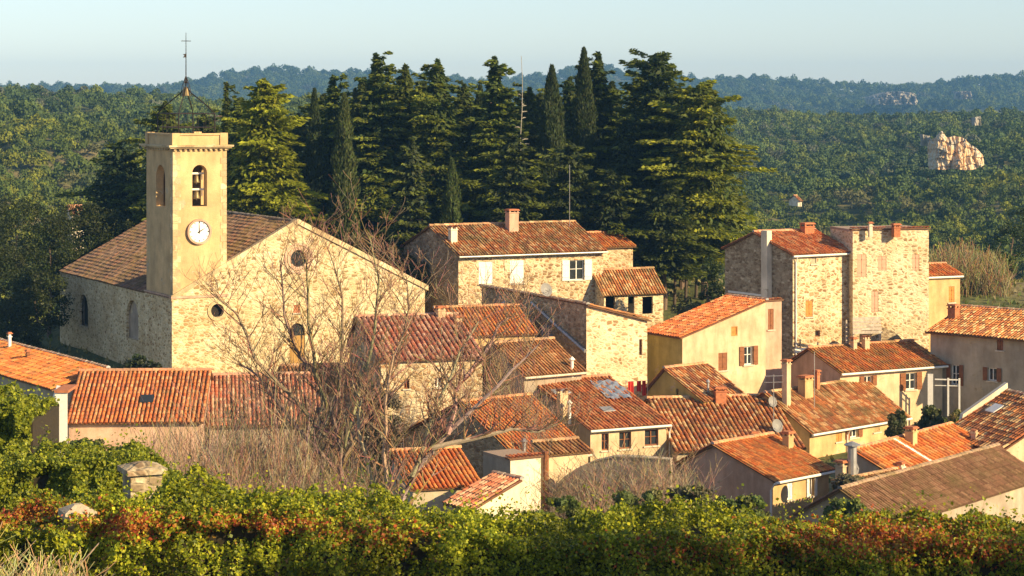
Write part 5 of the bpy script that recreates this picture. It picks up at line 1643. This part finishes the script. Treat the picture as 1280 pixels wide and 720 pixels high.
def thickets():
    random.seed(21)
    G = 'bare shrubs of the brown thicket'
    protos = []
    for k in range(4):
        mb = MB()
        for i in range(21):
            a = random.uniform(0, 6.28); r = random.uniform(0, .9)
            d = Vector((math.cos(a) * .28, math.sin(a) * .28, 1)).normalized()
            twig(mb, Vector((math.cos(a) * r, math.sin(a) * r, -.2)), d, random.uniform(2.2, 4.4), .028, 2, random.choice([(.27, .19, .125), (.21, .14, .09), (.36, .28, .19), (.28, .17, .105)]), .35, 4, .42, .009)
        protos.append(mb.build('twigs', M['bark']).data)
    for o in list(COL.objects):
        if o.name.startswith('twigs') and o.parent is None: bpy.data.objects.remove(o)
    spots = []
    for i in range(12):
        px = 170 + i * 21 + random.uniform(-6, 6)
        yt = float(np.interp(px, [170, 230, 300, 380, 430], [560, 520, 498, 505, 515])) + random.uniform(-8, 26)
        spots.append((px, 92 + (i * 7) % 13, yt))
    for px, yt in ((200, 575), (260, 560), (320, 552), (375, 560), (455, 560), (400, 590)): spots.append((px, 84, yt))
    order = sorted(spots[:12]); ordn = ['first', 'second', 'third', 'fourth', 'fifth', 'sixth', 'seventh', 'eighth', 'ninth', 'tenth', 'eleventh', 'twelfth', 'thirteenth', 'fourteenth', 'fifteenth']
    front = sorted(spots[12:])
    for px, Y, yt in spots:
        p = plant_at(px, Y); H = -(yt - YH) / F * Y - p.z
        o = link_mesh('bare_shrub', random.choice(protos)); o.location = p; o.rotation_euler[2] = random.uniform(0, 6.28)
        s = H / 5.6; o.scale = (s * .8, s * .8, s)
        which = ('%s from the left in the back row' % ordn[order.index((px, Y, yt))]) if (px, Y, yt) in order else ('%s from the left in the front row' % ordn[front.index((px, Y, yt))])
        tag(o, 'bare brown shrub, ' + which + ' of the thicket', 'shrub', G)
    G2 = 'dark bare shrubs between the roofs'
    for px, Y, yt, lab in ((612, 139.5, 448, 'dark leafless shrub against the brown striped roof'), (640, 139, 452, 'dark leafless shrub left of the bright red roof'),
                         (590, 138, 470, 'dark leafless shrub above the orange roof of the stone gable'), (665, 127, 500, 'tangled dark shrub on the side wall of the red roofed house'), (690, 127, 520, 'tangled dark shrub under the white flue of the red roofed house'),
                         (628, 137, 462, 'small dark leafless shrub at the corner of the brown striped roof')):
        p = plant_at(px, Y); H = -(yt - YH) / F * Y - p.z
        o = link_mesh('bare_shrub', protos[int(px) % 4]); o.location = p; s = H / 5.6; o.scale = (s * .6, s * .6, s); o.rotation_euler[2] = px
        tag(o, lab, 'shrub', G2)
    # lit whitewashed wall end between the ivy and the long low house
    r = empty('white_wall', plant_at(70, 126.5)); tag(r, 'sunlit whitewashed wall end between the tall ivy and the long low roof', 'wall')
    P = [W(px, py, 126.5) - r.location for px, py in ((40, 600), (84, 600), (84, 491), (70, 489), (60, 520), (50, 556))]
    mb = MB(); mb.prism(P, (-.5, 2.6, 0)); mb.build('wall', M['white_paint'], r)
    mb = MB(); mb.box(P[3].x - .08, P[2].x + .08, -.08, 2.6, P[2].z + .0, P[2].z + .14, (.5, .2, .1)); mb.build('coping', M['brick'], r)
    # curved garden wall with bare creeper, below the three small windows
    r = empty('garden_wall', (0, 0, 0), 0); tag(r, 'grey garden wall with a curved lit coping below the three small windows', 'wall')
    prof = [(688, 622), (694, 606), (706, 594), (722, 584), (742, 575), (768, 569), (800, 570), (838, 573)]
    o0 = plant_at(688, 122); r.location = o0
    top = []
    for px, py in prof:
        t = (px - 688) / 150.; Y = 122 - 2.6 * t; top.append(W(px, py, Y) - o0)
    mb = MB()
    nrm = Vector((.3, .95, 0)) * .45
    for i in range(len(top) - 1):
        a, b = top[i], top[i + 1]
        mb.prism([(a.x, a.y, -1), (b.x, b.y, -1), (b.x, b.y, b.z - .1), (a.x, a.y, a.z - .1)], nrm)
    mb.build('wall', M['grey'], r)
    mb = MB()
    for i in range(len(top) - 1):
        a, b = top[i] - nrm * .15, top[i + 1] - nrm * .15
        mb.prism([(a.x, a.y, a.z - .1), (b.x, b.y, b.z - .1), (b.x, b.y, b.z - .04), (a.x, a.y, a.z - .04)], nrm * 1.35)
    mb.build('coping', M['tan'], r)
    for px, Y, yt, lab in ((705, 117, 590, 'bare creeper at the low end of the curved garden wall'), (735, 116, 578, 'bare twiggy shrub on the rising part of the curved garden wall'), (768, 115, 572, 'bare shrub in front of the top of the curved garden wall'),
                           (800, 115, 574, 'bare grey shrub right of the top of the curved garden wall'), (832, 115, 580, 'bare shrub between the curved garden wall and the shaded gable'), (752, 110, 600, 'low bare shrub in front of the curved garden wall'), (815, 109, 604, 'low bare shrub before the corner of the shaded gable'), (868, 112, 592, 'bare shrub climbing the shaded gable')):
        p = plant_at(px, Y); H = -(yt - YH) / F * Y - p.z
        o = link_mesh('bare_shrub', protos[int(px) % 4]); o.location = p; sc_ = H / 5.6; o.scale = (sc_ * 2.0, sc_ * 1.5, sc_); o.rotation_euler[2] = px * .7
        tag(o, lab, 'shrub', 'bare shrubs along the curved garden wall')
    # small bushes in the gardens
    G3 = 'bushes in the gardens behind the hedge'
    for px, yt, Y, half, col, lab in (
            (700, 622, 106, 30, (.12, .15, .04), 'low green bush rising behind the hedge under the pale wall'),
            (800, 610, 104, 40, (.14, .16, .05), 'low green brown bush just behind the hedge below the gable'),
            (860, 606, 108, 34, (.14, .13, .07), 'brown green bush in front of the shaded pink gable'),
            (925, 618, 108, 34, (.12, .15, .04), 'green bush at the foot of the gable beside the white shutters'),
            (1065, 590, 116, 26, (.15, .13, .08), 'brown bush around the metal flue'),
            (1060, 622, 104, 34, (.13, .16, .04), 'leafy green bush below the metal flue'),
            (168, 440, 150, 20, (.03, .042, .014), 'dark shrub against the shaded side wall of the church'),
            (196, 448, 149, 16, (.03, .042, .014), 'dark narrow shrub near the foot of the bell tower'),
            (1165, 503, 138, 20, (.10, .11, .04), 'dark bush in the yard between the mossy roof and the shaded house'),
            (1122, 514, 137, 16, (.08, .085, .035), 'dark bush beside the end wall of the mossy roofed house'),
            (1195, 506, 139, 14, (.20, .18, .07), 'straw coloured creeper on top of the pale wall'),
            (110, 540, 124, 26, (.09, .12, .03), 'green bush in front of the long low house'),
            (560, 590, 116, 30, (.14, .12, .08), 'brown bush between the two small orange roofs'),
            (470, 470, 128, 34, (.15, .12, .085), 'brown brush left of the rose roofed house'),
            (420, 500, 127, 30, (.13, .10, .08), 'brown brush at the foot of the stone outbuilding')):
        set_tree('bush', px, yt, Y, half, 'round', lab, 'bush', G3, base=col, nc=42, per=110)
thickets()

# ================================================================== HEDGE, IVY, PILLARS IN FRONT
def nz2(x, y, s, seed=0.0):
    return np.array([noise.noise(Vector((a * s + seed, b * s, seed))) for a, b in zip(x, y)])

def ivy_mass(name, label, cat, pxs, tops, Y0, Y1, drop, n_top, n_front, leaf, colfn, lump=.3, seedv=0.0, back=False):
    x0, x1 = (pxs[0] - 640) / F * Y1, (pxs[-1] - 640) / F * Y1
    zt_at = lambda x: -(np.interp(640 + F * x / Y1, pxs, tops) - YH) / F * Y1
    xf = rng.uniform(x0, x1, n_front); uf = rng.uniform(0, 1, n_front) ** 1.15
    lf = nz2(xf, uf * drop, 1.1, seedv) * lump * 1.6 + nz2(xf, uf * drop, 3.2, seedv + 5) * lump * .8
    zf = zt_at(xf) + nz2(xf, xf * 0, .9, seedv + 9) * lump * .7 + nz2(xf, xf * 0, 3.3, seedv + 2) * lump * .4 - uf * drop
    yf = Y0 - lf - .25 * np.sin(np.clip(uf * drop / .8, 0, 1.57)) + rng.exponential(.10, n_front)
    Pf = np.stack([xf, yf, zf], 1)
    Nf = np.array([0, -1, .45]) + rng.normal(0, .55, (n_front, 3))
    xt = rng.uniform(x0, x1, n_top); vt = rng.uniform(0, 1, n_top)
    yt = Y0 + vt * (Y1 - Y0)
    lt = nz2(xt, yt, .9, seedv + 9) * lump + nz2(xt, yt, 3.0, seedv + 3) * lump * .6
    ztp = zt_at(xt) + lt - rng.exponential(.08, n_top) - .3 * np.clip(vt - .8, 0, 1) * (Y1 - Y0)
    spr = (rng.uniform(0, 1, n_top) < .10) * np.clip(.3 + 2.2 * nz2(xt, yt, 2.3, seedv + 20), 0, 1)
    ztp = ztp + spr * rng.uniform(0, .6, n_top)
    Pt = np.stack([xt, yt, ztp], 1)
    Nt = np.array([0, -.35, 1]) + rng.normal(0, .5, (n_top, 3))
    P = np.concatenate([Pf, Pt]); N_ = np.concatenate([Nf, Nt]); n = len(P)
    depth_below = zt_at(P[:, 0]) - P[:, 2]
    C = colfn(P, depth_below, n)
    L = rng.uniform(leaf[0], leaf[1], n)
    ob = empty(name, (0, 0, 0)); ob.location = (0, 0, 0)
    base = Vector(((x0 + x1) / 2, (Y0 + Y1) / 2, float(zt_at(np.array([(x0 + x1) / 2]))[0]) - drop))
    ob.location = base
    V = diamonds(P - np.array(base), rdir(n) + np.array([0, 0, -.4]), N_, L, L * rng.uniform(.6, .95, n))
    tri_quads('leaves', V, C, M['leaf'], ob)
    # woody inside
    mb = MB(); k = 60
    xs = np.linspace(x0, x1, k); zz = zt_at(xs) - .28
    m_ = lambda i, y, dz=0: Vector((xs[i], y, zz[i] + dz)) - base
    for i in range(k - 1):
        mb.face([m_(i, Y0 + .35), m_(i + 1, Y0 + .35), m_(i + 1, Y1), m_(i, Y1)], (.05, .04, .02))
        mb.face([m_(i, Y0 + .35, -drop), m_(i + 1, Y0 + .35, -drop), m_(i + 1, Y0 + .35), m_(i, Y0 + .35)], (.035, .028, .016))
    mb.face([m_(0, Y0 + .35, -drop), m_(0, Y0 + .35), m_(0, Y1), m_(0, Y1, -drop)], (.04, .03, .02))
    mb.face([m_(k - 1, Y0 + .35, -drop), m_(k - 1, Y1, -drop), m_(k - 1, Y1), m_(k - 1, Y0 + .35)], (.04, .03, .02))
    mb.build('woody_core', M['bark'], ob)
    tag(ob, label, cat)
    return ob

def hedge_col(P, dep, n):
    px = 640 + F * P[:, 0] / P[:, 1]; py = YH - F * P[:, 2] / P[:, 1]
    base = np.array([(.27, .29, .015), (.18, .21, .015), (.38, .37, .022), (.10, .13, .012)])[rng.integers(0, 4, n)]
    m = nz2(P[:, 0], P[:, 2], .8, 3.3)[:, None]
    base = base * (1 + .5 * m)
    def blob(cx, cy, rx, ry): return np.exp(-((px - cx) / rx) ** 2 - ((py - cy) / ry) ** 2)
    red = blob(30, 640, 55, 16) + blob(160, 655, 50, 18) + .8 * blob(330, 655, 90, 14) + .5 * blob(480, 670, 60, 18) + .9 * blob(1100, 672, 110, 26) + .5 * blob(1250, 690, 60, 20) + .35 * blob(860, 690, 120, 16)
    isr = rng.uniform(0, 1, n) < np.clip(red * .95, 0, .85)
    rc = np.array([(.40, .09, .025), (.45, .17, .03), (.30, .06, .03), (.42, .24, .04)])[rng.integers(0, 4, n)]
    base = np.where(isr[:, None], rc, base)
    brown = rng.uniform(0, 1, n) < np.clip((dep - .7) * .35, 0, .55)  # browner with depth: shade low in the hedge put into leaf colour
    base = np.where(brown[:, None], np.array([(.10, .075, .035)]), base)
    return np.clip(base * (1 + rng.uniform(-.3, .3, (n, 1))), .004, 1)

def ivy_col(P, dep, n):
    base = np.array([(.23, .25, .016), (.15, .18, .014), (.09, .12, .012), (.32, .33, .03)])[rng.integers(0, 4, n)]
    return np.clip(base * (1 + rng.uniform(-.3, .3, (n, 1))), .004, 1)

def foreground():
    ordi = ['first', 'second', 'third', 'fourth', 'fifth', 'sixth', 'seventh', 'eighth']
    for i in range(8):      # unseen trees added right of the frame only to shade the hedge foot
        x, y = 18.0 + i * 2.9, 26.5 + (i % 3) * .8
        p = Vector((x, y, tz(x, y))); H = 3.3 - p.z + (i * 37 % 10) * .09
        r = empty('evergreen_tree', p, i * 1.3)
        V, C = clump_cards(2.5, 2.5, H * .42, 70, 160, (.05, .07, .02), leaf=(.14, .26), cr=.3)
        V[:, :, 2] += H * .58
        trunk_mesh(H * .7, .2, 'trunk', r); tri_quads('crown', V, C, M['leaf'], r)
        tag(r, ordi[i] + ' unseen tree of the row added outside the picture to shade the hedge', 'tree', 'unseen trees added to shade the hedge')
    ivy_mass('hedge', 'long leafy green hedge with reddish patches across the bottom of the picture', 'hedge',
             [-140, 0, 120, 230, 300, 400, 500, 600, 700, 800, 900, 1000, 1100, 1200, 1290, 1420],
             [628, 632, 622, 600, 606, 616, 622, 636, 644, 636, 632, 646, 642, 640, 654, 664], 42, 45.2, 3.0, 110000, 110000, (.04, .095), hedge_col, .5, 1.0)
    ivy_mass('ivy_bank', 'thick ivy covering the high wall at the left edge', 'ivy', [-120, 0, 40, 74], [484, 486, 488, 494], 62, 66, 5.2, 15000, 52000, (.065, .13), ivy_col, .45, 4.0)
    ivy_mass('ivy_bank', 'rounded ivy mass below the long low red roof', 'ivy', [-60, 30, 60, 100, 150, 190, 225, 262, 330], [566, 568, 560, 553, 553, 560, 580, 604, 644], 54, 57.5, 3.4, 34000, 54000, (.055, .11), ivy_col, .4, 7.0)
    # stone pillars
    def pillar(px0, px1, ycap, ybase, Y, label, mat):
        w = (px1 - px0) / F * Y; p = W((px0 + px1) / 2, ybase, Y)
        r = empty('stone_pillar', (p.x, p.y, p.z - 2.5), math.radians(24)); tag(r, label, 'pillar')
        zc = -(ycap - YH) / F * Y - (p.z - 2.5); s = w / 2 / 1.25
        mb = MB(); mb.box(-s * .78, s * .78, -s * .78, s * .78, 0, zc - .30); mb.build('shaft', M['grey_and_shaded_stone'], r)
        mb = MB(); zb = zc - .30
        mb.box(-s, s, -s, s, zb, zb + .12)
        for a, b in (((-s, -s), (s, -s)), ((s, -s), (s, s)), ((s, s), (-s, s)), ((-s, s), (-s, -s))):
            mb.face([(a[0], a[1], zb + .12), (b[0], b[1], zb + .12), (b[0] * .25, b[1] * .25, zb + .24), (a[0] * .25, a[1] * .25, zb + .24)])
        mb.box(-s * .25, s * .25, -s * .25, s * .25, zb + .2, zb + .243)
        mb.build('capstone', M[mat], r)
    pillar(146, 210, 574, 640, 52, 'stone gate pillar with a flat mossy cap, standing in the ivy', 'grey_and_shaded_stone')
    pillar(72, 122, 626, 700, 42.6, 'lower pale stone pillar half sunk in the hedge', 'tan')
    # dry weeds in the corner
    mb = MB(); random.seed(4)
    for i in range(95):
        x = random.uniform(-9.6, -7.1); y = random.uniform(37, 39.5); x = x * y / 38
        b = Vector((x, y, -10.0)); H = -(random.uniform(668, 712) - YH + 0.25 * max(0, (640 + F * x / y))) / F * y + 10.0
        H = max(.8, H * .62)
        twig(mb, b, Vector((random.gauss(0, .12), random.gauss(0, .12), 1)).normalized(), H, .012, 2, random.choice([(.50, .40, .22), (.42, .32, .17), (.36, .34, .14)]), .1, 4, .5, .006)
    o = mb.build('dry_weeds', M['bark']); tag(o, 'dry straw coloured weeds in the bottom left corner', 'weeds', kind='stuff')
    # reeds and rough slope at right behind the houses
    mb = MB()
    for i in range(1500):
        px = random.uniform(1150, 1262); Y = random.uniform(196, 214)
        x = (px - 640) / F * Y; z = tz(x, Y); H = random.uniform(1.2, 2.9) * (1 - .3 * abs((px - 1200) / 60))
        twig(mb, Vector((x, Y, z - .1)), Vector((random.gauss(0, .08), random.gauss(0, .08), 1)).normalized(), H, .03, 1, random.choice([(.26, .20, .09), (.20, .17, .07), (.26, .14, .07), (.15, .15, .05), (.34, .28, .16)]), .1, 3, .35, .02)
    o = mb.build('reed_bed', M['bark']); tag(o, 'dry brown reeds on the slope behind the tallest stone house', 'reeds', kind='stuff')
    # grass tufts over the village ground and slopes
    n = 26000
    X = rng.uniform(-62, 62, n); Y = rng.uniform(95, 232, n); keep = np.abs(X / Y) < .26; X, Y = X[keep], Y[keep]; n = len(X)
    Z = terrain_z(X, Y)
    P = np.stack([X, Y, Z + .12], 1); D = np.array([0, 0, 1.0]) + rng.normal(0, .35, (n, 3)); L = rng.uniform(.25, .7, n)
    g = np.array([(.14, .16, .04), (.22, .19, .07), (.09, .12, .03), (.26, .21, .10)])[rng.integers(0, 4, n)]
    V = diamonds(P, D, np.stack([rng.normal(size=n), rng.normal(size=n), np.zeros(n)], 1), L, L * .6)
    o = tri_quads('grass', V, np.clip(g * rng.uniform(.7, 1.3, (n, 1)), 0, 1), M['leaf']); tag(o, 'rough grass between the houses and on the slope', 'grass', kind='stuff')
foreground()
